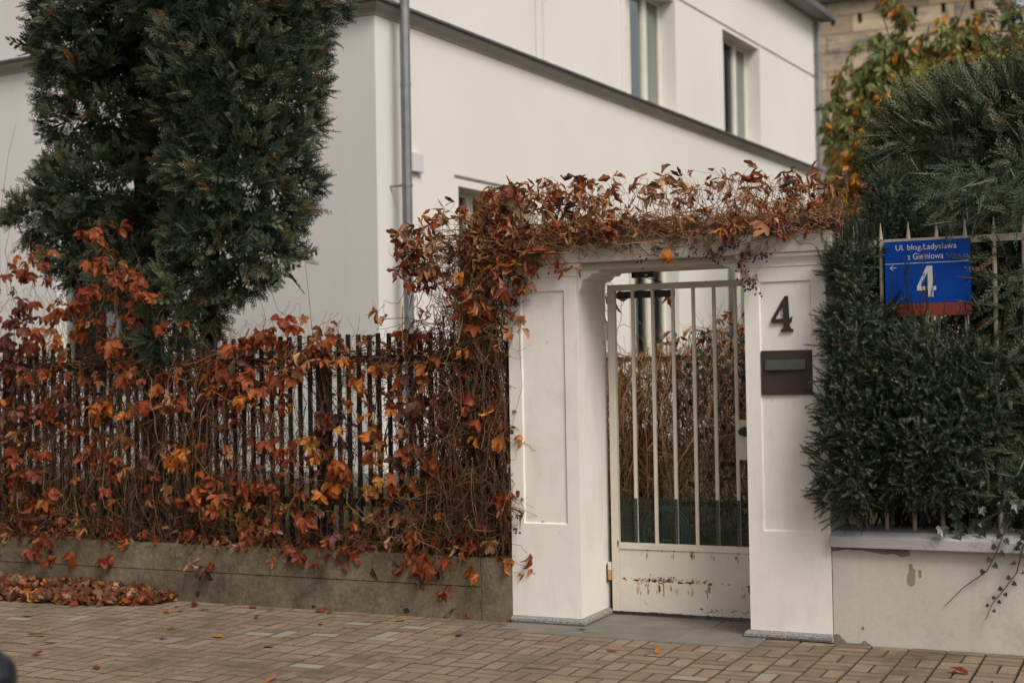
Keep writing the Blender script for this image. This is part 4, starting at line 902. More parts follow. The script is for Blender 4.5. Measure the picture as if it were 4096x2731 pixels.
for k in range(800):      # flat mat on the lintel
    x = rng.uniform(-1.7, .56); y = rng.uniform(-.09, .5); z = rng.uniform(2.39, 2.52)
    if y < -.03: z = rng.uniform(2.36, 2.47)
    st_.append((wander((x, y, z), (x + rng.normal(0, .32), np.clip(y + rng.normal(0, .12), -.1, .55), np.clip(z + rng.normal(0, .05), 2.39, 2.56)), 10, .035), rng.uniform(.0016, .0042), .0012, rng.uniform()))
for k in range(420):      # stems and litter hanging over the front of the cap, thicker towards the left pillar
    x = -1.7 + 2.25*rng.uniform(0, 1)**2.4; z = rng.uniform(2.33 if x < -1.15 else 2.385, 2.50)
    st_.append((wander((x, rng.uniform(-.12, -.04), z), (x + rng.normal(0, .25), rng.uniform(-.14, -.06), z + rng.normal(-.03, .06)), 9, .035, sag=rng.uniform(0, .04)), rng.uniform(.0018, .0045), .0013, rng.uniform()))
tips = []
for k in range(230):      # upright dead shoots
    x = rng.uniform(-1.75, .58) if rng.uniform() < .3 else rng.choice([-1.6, -1.25, -1.0, -.6, -.4, -.17, .05, .17, .38, .5]) + rng.normal(0, .07); y = rng.uniform(-.02, .45); z1 = topz(x) - abs(rng.normal(0, .10)); z0 = 2.42
    P = wander((x, y, z0), (x + rng.normal(0, .13), y + rng.normal(0, .1), max(z1, 2.5)), 9, .035); st_.append((P, rng.uniform(.0022, .0042), .0014, rng.uniform(0, .7))); tips.append(P[-1])
    if rng.uniform() < .5: st_.append((wander(P[5], P[5] + np.array([rng.normal(0, .07), rng.normal(0, .05), rng.uniform(.02, .1)]), 5, .01), .0014, .0009, rng.uniform()))
for k in range(560):      # bushy mass left of the pillar
    x = rng.uniform(-2.28, -1.5); zt = topz(x); z = rng.uniform(1.75, zt); p0 = np.array([rng.uniform(-1.9, -1.6), rng.uniform(-.05, .15), rng.uniform(1.6, 2.5)])
    if z < 2.1 and x < -2.0: x += .25
    st_.append((wander(p0, (x, rng.uniform(-.18, .25), z), 9, .05, sag=rng.uniform(-.05, .03)), rng.uniform(.0015, .0035), .001, rng.uniform()))
dk_ = []
for k in range(190):      # hanging stems against the pillar's edge
    x = rng.uniform(-2.1, -1.58); dk_.append((wander((x, rng.uniform(-.06, .2), rng.uniform(1.2, 2.1)), (x + rng.normal(0, .18), rng.uniform(-.05, .2), rng.uniform(.45, 1.3)), 14, .11), rng.uniform(.0018, .0045), .0014, rng.uniform(0, .8)))
for k in range(230):      # crossing stems
    x = rng.uniform(-2.35, -1.6); z = rng.uniform(.5, 2.1); dk_.append((wander((x, rng.uniform(-.08, .15), z), (x + rng.normal(0, .3), rng.uniform(-.08, .15), z + rng.normal(0, .22)), 12, .10), rng.uniform(.0018, .0045), .0014, rng.uniform(0, 1)))
for k in range(16):       # woody main stems wound through the pickets
    x = rng.uniform(-2.2, -1.62) if k < 9 else rng.uniform(-6, -2.4); dk_.append((wander((x, rng.uniform(.0, .1), .42), (x + rng.normal(0, .25), rng.uniform(-.02, .1), rng.uniform(1.5, 2.0)), 22, .07), rng.uniform(.006, .010), .004, rng.uniform(.1, .6)))
tubes('woody_stems', clear_pillars(dk_), m_stem, av, 5)
curl_ = []
for k in range(14):       # curling ends over the pillar
    x = rng.uniform(-1.6, -1.5); z = rng.uniform(.9, 2.15); curl_.append((wander((x-.08, -.02, z), (x + rng.uniform(.0, .16), rng.uniform(-.09, -.03), z + rng.normal(-.03, .1)), 8, .03), .0018, .001, rng.uniform(.3, 1)))
curl_.append((np.array([(-1.50, -.06, 2.2), (-1.455, -.05, 1.95), (-1.46, -.03, 1.7), (-1.452, -.02, 1.5), (-1.50, -.02, 1.35), (-1.555, -.02, 1.15)]), .0022, .0014, .1))
# leaves
al = []
for i in range(190):
    p = tips[int(rng.integers(0, len(tips)))]
    al.append((p[0] + rng.normal(0, .02), p[1] - rng.uniform(0, .03), p[2] + rng.uniform(-.02, .03), True))
for i in range(95):  al.append((rng.uniform(-1.75, .56), rng.uniform(-.1, .12), rng.uniform(2.40, 2.56), True))
for i in range(270): 
    x = rng.uniform(-2.28, -1.36); al.append((x, rng.uniform(-.2, .02), rng.uniform(max(1.95, 2.25 - (x+2.3)*.6), topz(x)), rng.uniform() < .6))
for i in range(150): x = -1.75 + 2.2*rng.uniform(0, 1)**2.2; al.append((x, rng.uniform(-.16, -.06), rng.uniform(2.27 if x < -1.15 else 2.42, 2.54), rng.uniform() < .8))
for i in range(170): x = rng.uniform(-1.75, -.9); al.append((x, rng.uniform(-.12, .1), rng.uniform(2.45, topz(x)), rng.uniform() < .85))
for x, z in [(-1.12, 2.25), (-1.05, 2.24), (-1.34, 2.3), (-1.3, 2.22), (-1.44, 2.26), (-1.40, 2.12), (-1.46, 2.10), (-1.42, 1.88), (-1.50, 1.86), (-1.56, 2.0), (-.42, 2.32), (-.40, 2.30), (-1.62, 2.02), (-1.75, 1.9), (-1.8, 2.05), (.05, 2.2), (.08, 2.12), (.02, 2.28), (.27, 2.40), (.32, 2.39), (.40, 2.40), (-2.1, 2.0), (-2.02, 1.92), (-1.62, 1.75), (-2.4, 1.98), (-2.46, 2.02), (-1.73, 1.62), (-1.84, 1.75)]: al.append((x, -.10, z, rng.uniform() < .4))
order2 = rng.permutation(len(al)); sP, sK = [], []
for c, i in enumerate(order2):
    x, y, z, dry = al[i]; kk = str(rng.choice(['B', 'B', 'B', 'B', 'R', 'D'])) if dry else str(rng.choice(['R', 'D', 'O', 'B', 'R']))
    if c < 300:
        up = z > 2.5 and dry
        put_leaf(av, (x, y, z), kk, rng.uniform(.55, 1.0), rng.uniform(-1.2, 1.2), rng.normal(-.2, .7) if up else rng.normal(-.1, .35), rng.normal(0, 1.1 if up else .5), dry=dry)
    else: sP.append((x, y, z)); sK.append(kk)
    st_.append((wander((x + rng.normal(0, .05), y + rng.uniform(.0, .1), z - .05 if z > 2.5 else z + .08), (x, y, z), 5, .01), .0014, .001, rng.uniform(.3, 1)))
stuff_leaves('leaves', np.array(sP), sK, True, av, .45, .9, tiltsd=.9)
n = 800; x = rng.uniform(-1.6, .55, n); P = np.stack([x, rng.uniform(-.06, .5, n), 2.42 + np.abs(rng.normal(0, .05, n))], 1)
stuff_leaves('leaf_litter', P, list(rng.choice(['B', 'L', 'B'], n)), True, av, .4, .75, tiltsd=1.6)
# berry clusters on red stalks
sph = bmesh.new(); bmesh.ops.create_icosphere(sph, subdivisions=1, radius=.0075); bv = np.array([v.co[:] for v in sph.verts]); bfc = np.array([[v.index for v in f.verts] for f in sph.faces]); sph.free()
red_ = []
for x, z, nb in [(-.72, 2.34, 9), (-.50, 2.33, 14), (-.62, 2.25, 8), (-.43, 2.28, 5), (-.27, 2.30, 12), (-.18, 2.28, 16), (-.10, 2.31, 16), (-.02, 2.33, 14), (.04, 2.25, 16), (.10, 2.24, 14), (.16, 2.25, 10), (.02, 2.20, 12), (-.14, 2.24, 9), (.05, 2.08, 16), (.09, 2.06, 10), (.03, 2.12, 10), (.20, 2.38, 12), (.12, 2.41, 12), (.30, 2.42, 12), (.40, 2.43, 10), (.52, 2.44, 10), (.58, 2.42, 8), (-1.55, 2.05, 7), (-1.47, 2.03, 6), (-1.60, 1.62, 9), (-1.47, .69, 12), (-1.50, .60, 8), (-1.75, 2.3, 7), (-1.2, 2.22, 3), (-1.95, 2.26, 6), (.0, 2.5, 6), (-.2, 2.62, 6), (.25, 2.6, 5)]:
    y = -.085 if z < 2.45 else .0
    c = np.array([x, y, z]); q_ = c + rng.normal(0, 1, (nb, 3))*np.array([.022, .015, .018])
    o = scatter('berry_cluster', [(bv, bfc)], q_, np.tile(np.eye(3), (nb, 1, 1)), rng.uniform(.8, 1.15, nb), rng.uniform(0, 1, nb), m_berry, av, kind=None)
    top = c + np.array([rng.normal(0, .03), rng.uniform(.0, .05), .09])
    if z < 1: top = c + np.array([-.09, .05, .07])
    for p in q_: red_.append((wander(top, p, 5, .006), .0012, .0008, rng.uniform()))
tubes('berry_stalks', red_, m_stemred, av)
tubes('stems', clear_pillars(st_) + curl_, m_stemred, av)

# ------------------------------------------------------------------ creeper and ivy behind the gate
iv = thing('garden_creeper', (-1.2, 2.5, .2), 'mass of bare brown creeper stems and ivy filling the view behind the gate', 'creeper')
st_ = []
htop = lambda x: np.interp(x, [-2.6, -1.7, -1.45, -1.2, -.9, -.3], [1.9, 1.74, 1.78, 1.82, 1.95, 1.9])
for k in range(1500):
    x = rng.uniform(-2.6, .1); y = rng.uniform(2.2, 2.8); z0 = htop(x) - abs(rng.normal(0, .25)); z1 = max(.15, z0 - rng.uniform(.4, 1.7))
    st_.append((wander((x, y, z0), (x + rng.normal(0, .22), y + rng.normal(0, .1), z1), 12, .11), rng.uniform(.002, .0048), .0016, rng.uniform()))
for k in range(420):
    x = rng.uniform(-2.6, .1); z = rng.uniform(.2, 1.6); st_.append((wander((x, rng.uniform(2.15, 2.7), z), (x + rng.normal(0, .45), rng.uniform(2.15, 2.7), z + rng.normal(0, .25)), 12, .08), rng.uniform(.002, .0045), .0016, rng.uniform()))
for k in range(130):
    x = rng.uniform(-2.6, .2); st_.append((wander((x, rng.uniform(2.3, 2.7), htop(x)-.2), (x + rng.normal(0, .12), rng.uniform(2.3, 2.7), htop(x) + rng.uniform(.0, .22)), 7, .03), .0024, .001, rng.uniform()))
for k in range(60):      # strands hanging just inside the gate's hinge side
    x = rng.uniform(-1.62, -1.25); z0 = rng.uniform(1.9, 2.4); st_.append((wander((x, rng.uniform(.8, 1.3), z0), (x + rng.normal(.02, .1), rng.uniform(.8, 1.3), z0 - rng.uniform(.3, .9)), 10, .05), .0024, .0012, rng.uniform(0, .7)))
tubes('stems', st_, m_stemgold_lit, iv)
for x, y, z in [(-1.05, 2.3, 1.92), (-.93, 2.3, 1.86), (-.86, 2.35, 1.98), (-.78, 2.3, 1.95), (-.68, 2.3, 1.9), (-.72, 2.3, 2.0), (-1.15, 2.3, 1.85), (-.62, 2.3, 2.0), (-1.32, 2.35, 1.82)]: put_leaf(iv, (x, y, z), 'B', rng.uniform(.8, 1.2), rng.uniform(-1, 1), rng.normal(0, .6), rng.normal(0, .8), dry=True)
for x, y, z in [(-1.12, .62, 2.12), (-1.06, .62, 2.10), (-.70, .64, 2.10)]: put_leaf(iv, (x, y, z), 'O', 1.1, rng.uniform(-1, 1), rng.normal(0, .4), rng.normal(0, .5), dry=True)
def ivyleaf(s):
    out = [(0, 0), (.32, -.12), (.52, .10), (.36, .30), (.44, .62), (.20, .58), (0, 1.0), (-.20, .58), (-.44, .62), (-.36, .30), (-.52, .10), (-.32, -.12)]
    V = [(0, .02, .32)] + [(x*s/1., .05*abs(x), z*s) for x, z in out]; V[0] = (0, -.04*s, .32*s)
    return np.array(V, float), np.array([(0, i+1, (i+1) % 12 + 1) for i in range(12)])
IVY = [ivyleaf(1.) for _ in range(3)]
IVYM = npmesh('ivy_leaf', *ivyleaf(1.)); IVYM.materials.append(m_ivy)
n = 700; x = rng.normal(-.72, .22, n); P = np.stack([x, rng.uniform(2.1, 2.5, n), rng.uniform(.3, 1.9, n)**1.0], 1); keep = (x < .2) & (rng.uniform(0, 1, n) < np.where(P[:, 2] > 1.35, 1, .4)); P = P[keep]; n = len(P)
d = unit(np.stack([rng.normal(0, .5, n), rng.normal(-.3, .3, n), rng.normal(-.6, .4, n)], 1))
scatter('ivy_leaves', IVY, P, frames(d, rng.normal(0, .5, n), hint=np.tile(np.array([0, -1., .3]), (n, 1))), rng.uniform(.035, .06, n), rng.uniform(0, 1, n), m_ivy, iv)

# ------------------------------------------------------------------ big thuja behind the left fence
TH = [(-4.15,.75,4.65,.80,.85,.9),(-4.05,.65,3.85,.60,.75,.75),(-4.02,.6,3.15,.52,.65,.62),(-4.08,.5,2.62,.42,.5,.42),(-4.30,.30,2.22,.26,.32,.32),(-4.38,.12,1.93,.15,.2,.24),(-3.72,.55,2.48,.22,.25,.16),
      (-5.35,.9,4.65,.72,.85,.9),(-5.42,.85,3.85,.52,.65,.6),(-5.45,.85,3.1,.56,.65,.5),(-5.60,.85,2.65,.42,.5,.36),(-5.12,.75,2.42,.34,.42,.32),(-6.25,.9,2.95,.26,.3,.2),(-4.85,1.15,4.3,.4,.5,.6),(-6.0,.9,4.35,.2,.3,.2),(-4.95,1.0,3.3,.3,.45,.5)]
THT = [(-4.6,.9,5.7,1.15,1.0,1.1),(-4.5,.9,6.8,.8,.7,1.0)]
tj = thing('thuja_tree', (-4.7, .9, .4), 'tall dark green thuja with browning sprays overhanging the creeper fence', 'tree')
SPR = [spray(.135, 11, .0036, 2, curl=rng.uniform(-.25, .35)) for _ in range(7)]
SPW = [spray(.30, 9, .013, 2, spread=.5, curl=rng.uniform(-.3, .3)) for _ in range(4)]
P, N = blob_surface(TH, 4200); P, N = thin(P, N, .135); p, d, al = clumps(P, N, 25, .09, .6, (0, -.05, .45), .06); tuft_t = np.repeat(rng.normal(0, .14, len(P)), 25) + (al - .75)*.9
Pi, Ni = blob_inner(TH, 900); Pt, Nt = blob_surface(THT, 95); pt_, dt_ = tufts(Pt, Nt, 7, .1, .5, (0, 0, .4))
p = np.concatenate([p, Pi, pt_]); d = np.concatenate([d, unit(Ni + rng.normal(0, .5, Ni.shape)), dt_]); n = len(p)
hint = np.tile(np.array([0, 0, 1.]), (n, 1))
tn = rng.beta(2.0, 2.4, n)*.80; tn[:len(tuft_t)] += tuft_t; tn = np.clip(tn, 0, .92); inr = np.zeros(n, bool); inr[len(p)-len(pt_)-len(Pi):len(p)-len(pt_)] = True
dead = rng.uniform(0, 1, n) < np.where(inr, .35, .085); tn[dead] = rng.uniform(.945, .999, dead.sum()); tn[inr & ~dead] *= .6  # some inner sprays dead brown, the rest tinted darker as painted shade
# brown dead clumps
for c in np.array([[-3.35,.1,3.85],[-4.25,-.1,3.35],[-3.95,-.1,2.85],[-4.0,-.05,2.75],[-5.6,.2,3.1],[-5.75,.2,3.6],[-4.9,.1,3.3],[-5.4,.1,4.1],[-3.6,.1,3.2],[-4.3,0,3.7],[-3.75,.05,3.0],[-4.9,.3,2.3],[-5.4,.25,2.35]]):
    q_ = (np.linalg.norm(p - c, axis=1) < .13) & (rng.uniform(0, 1, n) < .6); tn[q_] = rng.uniform(.945, .999, q_.sum())
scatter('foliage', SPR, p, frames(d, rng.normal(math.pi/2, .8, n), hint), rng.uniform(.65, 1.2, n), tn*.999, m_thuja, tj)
Pi, Ni = blob_inner(TH, 2900); q_ = len(Pi); scatter('foliage', SPW, Pi, frames(unit(Ni + rng.normal(0, .6, Ni.shape)), rng.uniform(0, 6.28, q_)), rng.uniform(.7, 1.2, q_), np.where(rng.uniform(0, 1, q_) < .15, .96, rng.uniform(0, .25, q_)), m_thuja, tj)  # filler mostly dark: shade between the clumps put into its tint, some dead brown
tk = []
for b0, tp_ in (((-5.1, .9, .3), (-5.2, .9, 6)), ((-4.55, .75, .3), (-4.2, .8, 6.2)), ((-4.6, .8, 1.0), (-4.38, .3, 2.2))):
    tk.append((wander(b0, tp_, 14, .06), .085 if tp_[2] > 3 else .03, .02, .5))
tubes('trunk', tk, m_bark, tj, 10, kind=None)
br = []
for k in range(120):
    c = TH[int(rng.integers(0, len(TH)))]; z = c[2] - c[5]*.4; tx = -5.15 if c[0] < -4.8 else -4.4; e = np.array(c[:3]) + unit(rng.normal(size=3))*np.array(c[3:])*.85
    br.append((wander((tx, .85, max(.8, z - .2)), e, 9, .05), .013, .003, .3))
tubes('branches', br, m_bark, tj, 5)

# ------------------------------------------------------------------ cypress behind the right fence
CY = [(1.10,1.25,2.98,.46,.55,.36),(1.45,1.3,3.00,.50,.55,.42),(1.2,1.1,2.6,.46,.5,.34),(1.6,1.0,2.55,.5,.5,.5),(1.98,1.3,3.14,.55,.6,.50),(1.5,.75,1.9,.5,.4,.6),(1.5,.7,1.2,.5,.38,.55),(1.0,.8,1.9,.45,.35,.6),(2.2,1.0,2.4,.7,.6,.9),(1.0,.8,1.1,.4,.3,.5),(.86,.9,2.55,.2,.3,.25)]
cy = thing('cypress_tree', (1.6, 1.1, .5), 'dense feathery grey green cypress leaning over the cream fence behind the sign', 'tree')
SPC = [spray(.24, 14, .0040, 2, spread=.30, ang=(22, 38), curl=rng.uniform(-.2, .3)) for _ in range(7)]
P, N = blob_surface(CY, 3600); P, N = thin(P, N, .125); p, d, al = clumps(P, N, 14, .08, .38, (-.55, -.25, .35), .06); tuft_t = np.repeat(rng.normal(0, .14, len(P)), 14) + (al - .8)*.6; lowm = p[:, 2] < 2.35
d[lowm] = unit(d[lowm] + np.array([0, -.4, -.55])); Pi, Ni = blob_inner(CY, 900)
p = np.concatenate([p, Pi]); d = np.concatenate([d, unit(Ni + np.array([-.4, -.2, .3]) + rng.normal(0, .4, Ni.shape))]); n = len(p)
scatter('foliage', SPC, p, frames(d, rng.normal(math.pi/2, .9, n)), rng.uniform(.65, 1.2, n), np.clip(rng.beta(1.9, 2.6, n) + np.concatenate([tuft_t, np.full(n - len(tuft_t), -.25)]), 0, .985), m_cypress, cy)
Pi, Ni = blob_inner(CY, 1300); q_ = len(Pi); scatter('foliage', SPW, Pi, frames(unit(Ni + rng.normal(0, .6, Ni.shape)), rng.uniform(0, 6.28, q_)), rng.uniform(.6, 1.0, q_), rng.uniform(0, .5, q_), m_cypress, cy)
# sprays poking between the bars at the right
n = 700; P = np.stack([rng.uniform(1.33, 2.05, n), rng.uniform(-.06, .35, n), rng.uniform(.80, 2.25, n)], 1); d = unit(np.stack([rng.normal(-.2, .5, n), rng.normal(-.5, .3, n), rng.normal(.2, .5, n)], 1))
scatter('foliage', SPC, P, frames(d, rng.normal(math.pi/2, .7, n)), rng.uniform(.6, 1.0, n), rng.beta(2.5, 1.6, n)*.99, m_cypress, cy)
n = 420; P = np.stack([rng.uniform(1.12, 2.3, n), rng.uniform(-.06, .5, n), rng.uniform(2.38, 2.75, n)], 1); d = unit(np.stack([rng.normal(-.35, .4, n), rng.normal(-.5, .3, n), rng.normal(-.35, .4, n)], 1))
scatter('foliage', SPC, P, frames(d, rng.normal(math.pi/2, .7, n)), rng.uniform(.6, 1.0, n), rng.beta(2.0, 2.0, n)*.99, m_cypress, cy)
tubes('trunk', [(wander((1.6, 1.1, .3), (1.6, 1.2, 3.3), 12, .05), .07, .02, .5)], m_bark, cy, 10, kind=None)
br = [(wander((1.6, 1.1, rng.uniform(.8, 2.8)), np.array(c[:3]) + unit(rng.normal(size=3))*np.array(c[3:])*.8, 8, .04), .011, .003, .4) for c in [CY[int(i)] for i in rng.integers(0, len(CY), 70)]]
tubes('branches', br, m_bark, cy, 5)

# ------------------------------------------------------------------ yew hedge in front of the cream fence
YW = [(.63,.08,2.10,.14,.25,.22),(.66,.05,1.75,.20,.25,.33),(.95,.03,1.50,.36,.25,.34),(.65,.0,1.30,.22,.25,.33),(1.0,.0,1.2,.38,.25,.33),(.62,.0,.98,.23,.22,.26),(1.0,.02,.95,.33,.22,.16),(.80,.40,2.5,.13,.2,.26),(.86,.42,2.25,.24,.2,.3),(1.28,.05,1.35,.2,.18,.38)]
yw = thing('yew_hedge', (.9, .1, .64), 'dark green yew hedge with red berries growing through the cream fence by the pillar', 'hedge')
YS = [yewshoot(L_, int(L_*330), .021) for L_ in (.07, .09, .11, .13, .10, .08)]
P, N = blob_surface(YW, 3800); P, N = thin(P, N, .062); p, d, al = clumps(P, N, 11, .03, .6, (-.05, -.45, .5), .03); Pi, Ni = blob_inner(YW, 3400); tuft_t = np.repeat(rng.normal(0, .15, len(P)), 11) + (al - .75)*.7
ext = []; exd = []
for k in range(26):       # new upright shoots hiding the start of the fence
    x, y, z0 = rng.uniform(.52, .80), rng.uniform(-.04, .12), rng.uniform(2.1, 2.25)
    for z in np.arange(z0, rng.uniform(2.3, 2.5), .05): ext.append((x + rng.normal(0, .008), y, z)); exd.append((rng.normal(0, .2), rng.normal(-.1, .2), 1))
for x, y, z0, z1 in [(.935, .03, 1.85, 2.18), (.955, .03, 1.85, 2.17), (1.035, .0, 1.8, 2.27), (.86, .03, 1.8, 2.06), (1.06, .0, 1.85, 2.08), (1.15, .02, 1.6, 1.95), (.72, .2, 2.3, 2.72), (.78, .2, 2.3, 2.7), (.84, .2, 2.3, 2.62), (.62, .2, 2.3, 2.5), (1.0, -.2, 1.2, 1.62), (.50, -.1, 2.1, 2.35), (.58, -.12, 2.0, 2.3)]:
    for z in np.arange(z0, z1 - .05, .05): ext.append((x + rng.normal(0, .006), y, z)); exd.append((rng.normal(0, .12), rng.normal(0, .12), 1))
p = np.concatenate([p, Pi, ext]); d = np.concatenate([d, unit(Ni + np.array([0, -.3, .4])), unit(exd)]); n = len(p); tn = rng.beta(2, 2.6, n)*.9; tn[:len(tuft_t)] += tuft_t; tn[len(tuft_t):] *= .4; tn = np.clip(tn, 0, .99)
keep = ~((p[:, 0] < .43) | ((p[:, 1] > -.02) & (p[:, 0] < .50)) | ((p[:, 0] - .175*(.1 - p[:, 1]) > .715) & (p[:, 0] < 1.36) & (p[:, 1] < .13) & (p[:, 2] > 1.93) & (np.arange(n) < n - len(ext))))
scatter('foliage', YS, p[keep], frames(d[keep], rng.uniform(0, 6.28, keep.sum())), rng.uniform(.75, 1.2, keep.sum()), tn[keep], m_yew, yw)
bb = P[(N[:, 1] < -.1)][::4] + np.array([0, -.02, 0]); bb = bb[~((bb[:, 2] > 1.9) & (bb[:, 0] > .8))][:46]
scatter('berries', [(bv, bfc)], bb, np.tile(np.eye(3), (len(bb), 1, 1)), rng.uniform(.8, 1.2, len(bb)), rng.uniform(0, 1, len(bb)), m_arils, yw)
sb = [(wander((rng.uniform(.6, 1.3), .3, .5), (rng.uniform(.5, 1.35), rng.uniform(-.05, .2), rng.uniform(1.2, 2.1)), 9, .05), .008, .003, .2) for _ in range(40)]
tubes('stems', sb, m_bark, yw, 5)

# ------------------------------------------------------------------ ivy on the white wall
iw = thing('wall_ivy', (1.5, .05, .65), 'dark ivy with two runners trailing down over the white wall and coping', 'ivy')
RU = [[(1.474, .0, .732), (1.44, -.065, .655), (1.403, -.07, .557), (1.346, -.03, .452), (1.22, -.015, .356), (1.117, -.012, .247)], [(1.60, .0, .70), (1.56, -.065, .645), (1.541, -.065, .594), (1.504, -.03, .452), (1.429, -.015, .347), (1.372, -.015, .274), (1.333, -.012, .182)]]
tubes('runners', [(np.array(P_), .0042, .0018, .75) for P_ in RU] + [(wander((1.15 + .1*i, .2, .66), (1.3 + .12*i, .0, .9 - .05*i), 8, .04), .004, .002, .5) for i in range(5)], m_stem, iw, 5, kind=None)
def ivy(P_, d_, s_):
    o = bpy.data.objects.new('leaf', IVYM); COL.objects.link(o); o.parent = iw
    Rm_ = frames(np.array([d_]), np.array([rng.normal(0, .4)]), hint=np.array([[0, -1., .25]]))[0]; M4 = np.eye(4); M4[:3, :3] = Rm_*s_; M4[:3, 3] = np.array(P_) - np.array(iw.location); o.matrix_local = Matrix(M4.tolist())
for P_, n_, stop in ((RU[0], 9, .62), (RU[1], 18, .92)):
    A = np.array(P_); seg = np.linspace(0, len(A)-1, 60)
    for i in range(n_):
        t = (i + .5)/n_*stop*(len(A)-1); q_ = np.array([np.interp(t, np.arange(len(A)), A[:, k_]) for k_ in range(3)]); s_ = .042*(1.05 - .6*i/n_) if stop > .7 else .040*(1.05 - .25*i/n_)
        sd = 1 if i % 2 else -1; ivy(q_ + np.array([sd*.018, -.012, .0]), (sd*.7 + rng.normal(0, .2), -.15, -.6 + rng.normal(0, .2)), s_)
for i in range(75):
    x_ = rng.uniform(1.12, 1.9); z_ = rng.uniform(.66, 1.02) - max(0, (1.3 - x_))*.6; ivy((x_, rng.uniform(-.08, .12), max(z_, .665)), (rng.normal(0, .5), -.35, -.8), rng.uniform(.05, .075))

# ------------------------------------------------------------------ yellowing tree beyond, dark conifer
yt = thing('yellowing_tree', (-1.0, 12.2, .4), 'green and yellow autumn tree with drooping leaves beside the white house', 'tree')
dirx = np.array([.909, .418, 0]); cen = np.array([-1.05, 12.2, 0])
def yl(u, z): return cen + dirx*u + np.array([0, 0, z])
lf = []; ld = []; lt = []; twg = []
arms = []
for u, zt, h in [(-.88, 5.75, 1.1), (-.25, 6.65, 1.2), (.10, 6.95, 1.2), (.42, 6.35, .9), (.64, 6.72, 1.1), (.98, 6.66, 1.0), (1.35, 6.5, 1.0), (1.75, 6.7, 1.0)]: arms.append((u, zt, h, .17, .26))
for k in range(190): u = rng.uniform(-.95, 2.3); arms.append((u, rng.uniform(3.2, np.interp(u, [-1.1, -.8, -.3, .2, 2.3], [4.6, 5.2, 6.1, 6.4, 6.3])), rng.uniform(.5, .9), rng.uniform(.16, .3), rng.choice([.16, .26, .32, .38, .44, .50, .66])))
for u, zt, h, r_, yv in arms:
    yo = rng.normal(0, .35); off_ = np.array([0, yo, 0])
    twg.append((wander(yl(u*.6, zt - h*1.3) + off_*.5, yl(u, zt) + off_, 7, .05), .016, .005, .4))
    sub = [(yl(u, zt - h*rng.uniform(0, 1)**.9) + off_ + rng.normal(0, r_*.55, 3)*np.array([1, 1, .4]), rng.uniform(0, 6.283)) for _ in range(18)]
    for q0, a in sub:      # little hanging twigs, each with its leaflets
        dr = np.array([math.cos(a), math.sin(a), 0]); base_t = np.clip(rng.normal(yv, .11), 0, .95)
        for k in range(20):
            t = rng.uniform(0, 1); q_ = q0 + dr*t*.20 - np.array([0, 0, .16*t*t + .02]) + rng.normal(0, .025, 3)
            lf.append(q_); ld.append((dr[0]*.5 + rng.normal(0, .5), dr[1]*.5 + rng.normal(0, .5), -.9 + rng.normal(0, .35))); lt.append(np.clip(base_t + rng.normal(0, .07), 0, .99))
LV = np.array([(0, 0, 0), (.028, .006, .05), (0, 0, .14), (-.028, .006, .05)]); LFc = np.array([(0, 1, 2), (0, 2, 3)])
lf = np.array(lf); ld = np.array(ld); lt = np.array(lt); q_ = (lf - cen) @ dirx > -1.12; lf, ld, lt = lf[q_], ld[q_], lt[q_]; n = len(lf)
scatter('foliage', [(LV, LFc)], lf, frames(unit(np.array(ld)), rng.uniform(0, 6.28, n)), rng.uniform(.7, 1.4, n), np.array(lt), m_yellow, yt)
tubes('trunk', [(wander(yl(.2, .3), yl(.1, 4.2), 10, .08), .11, .05, .4)] + [(wander(yl(.15, 2.5), yl(u, z), 9, .08), .05, .012, .4) for u, z in ((-.6, 4.6), (.8, 5.4), (-.2, 5.6), (.4, 5.8), (1.2, 5.2))], m_bark, yt, 8, kind=None)
tubes('branches', twg, m_bark, yt, 5)
dk = thing('dark_conifer', (1.35, 6.2, .5), 'dark brownish conifer standing far behind the cypress', 'tree')
DK = [(1.45, 6.0, 5.6, .55, .5, .8), (1.35, 6.0, 4.8, .42, .5, .5), (1.7, 6.1, 4.2, .7, .6, .8), (1.6, 6.0, 6.6, .45, .45, .7), (1.7, 6.1, 3.0, .8, .6, .9)]
P, N = blob_surface(DK, 200); p, d = tufts(P, N, 7, .1, .5, (0, -.1, .2)); Pi, Ni = blob_inner(DK, 400); p = np.concatenate([p, Pi]); d = np.concatenate([d, Ni]); n = len(p)
tn = rng.beta(1.6, 2.2, n)*.9; dd = rng.uniform(0, 1, n) < .12; tn[dd] = .97
scatter('foliage', SPR[:4], p, frames(d, rng.normal(math.pi/2, .9, n)), rng.uniform(.9, 1.6, n), tn, m_thuja, dk)
tubes('trunk', [(wander((1.6, 6.1, .3), (1.6, 6.1, 6.6), 10, .05), .09, .02, .5)], m_bark, dk, 8, kind=None)

# ------------------------------------------------------------------ fallen leaves
FL = "-4.02,-0.23,Y -3.75,-0.27,R -3.93,-0.46,B -3.87,-0.38,B -3.92,-0.17,R -3.49,-0.09,R -3.28,-0.17,D -3.22,-0.43,R -2.94,-0.09,R -2.69,-0.48,O -3.04,-1.09,Y -2.57,-1.24,B -4.19,-1.44,Y -4.14,-1.42,R -3.89,-1.61,R -3.72,-1.91,R -3.12,-2.09,R -2.03,-2.01,B -4.75,-0.90,B -4.99,-0.57,D -3.52,-0.94,B -3.32,-1.26,D -3.71,-0.05,B -2.26,-0.20,Y -1.66,-0.55,D -1.54,-0.17,O -1.02,-0.14,D -0.62,-0.68,R -2.85,-0.12,D -0.36,-0.65,O 1.26,-0.61,R"
CN = {'Y': 'yellow', 'R': 'red brown', 'B': 'dry brown', 'D': 'dark purple', 'O': 'orange'}
single_leaf = []
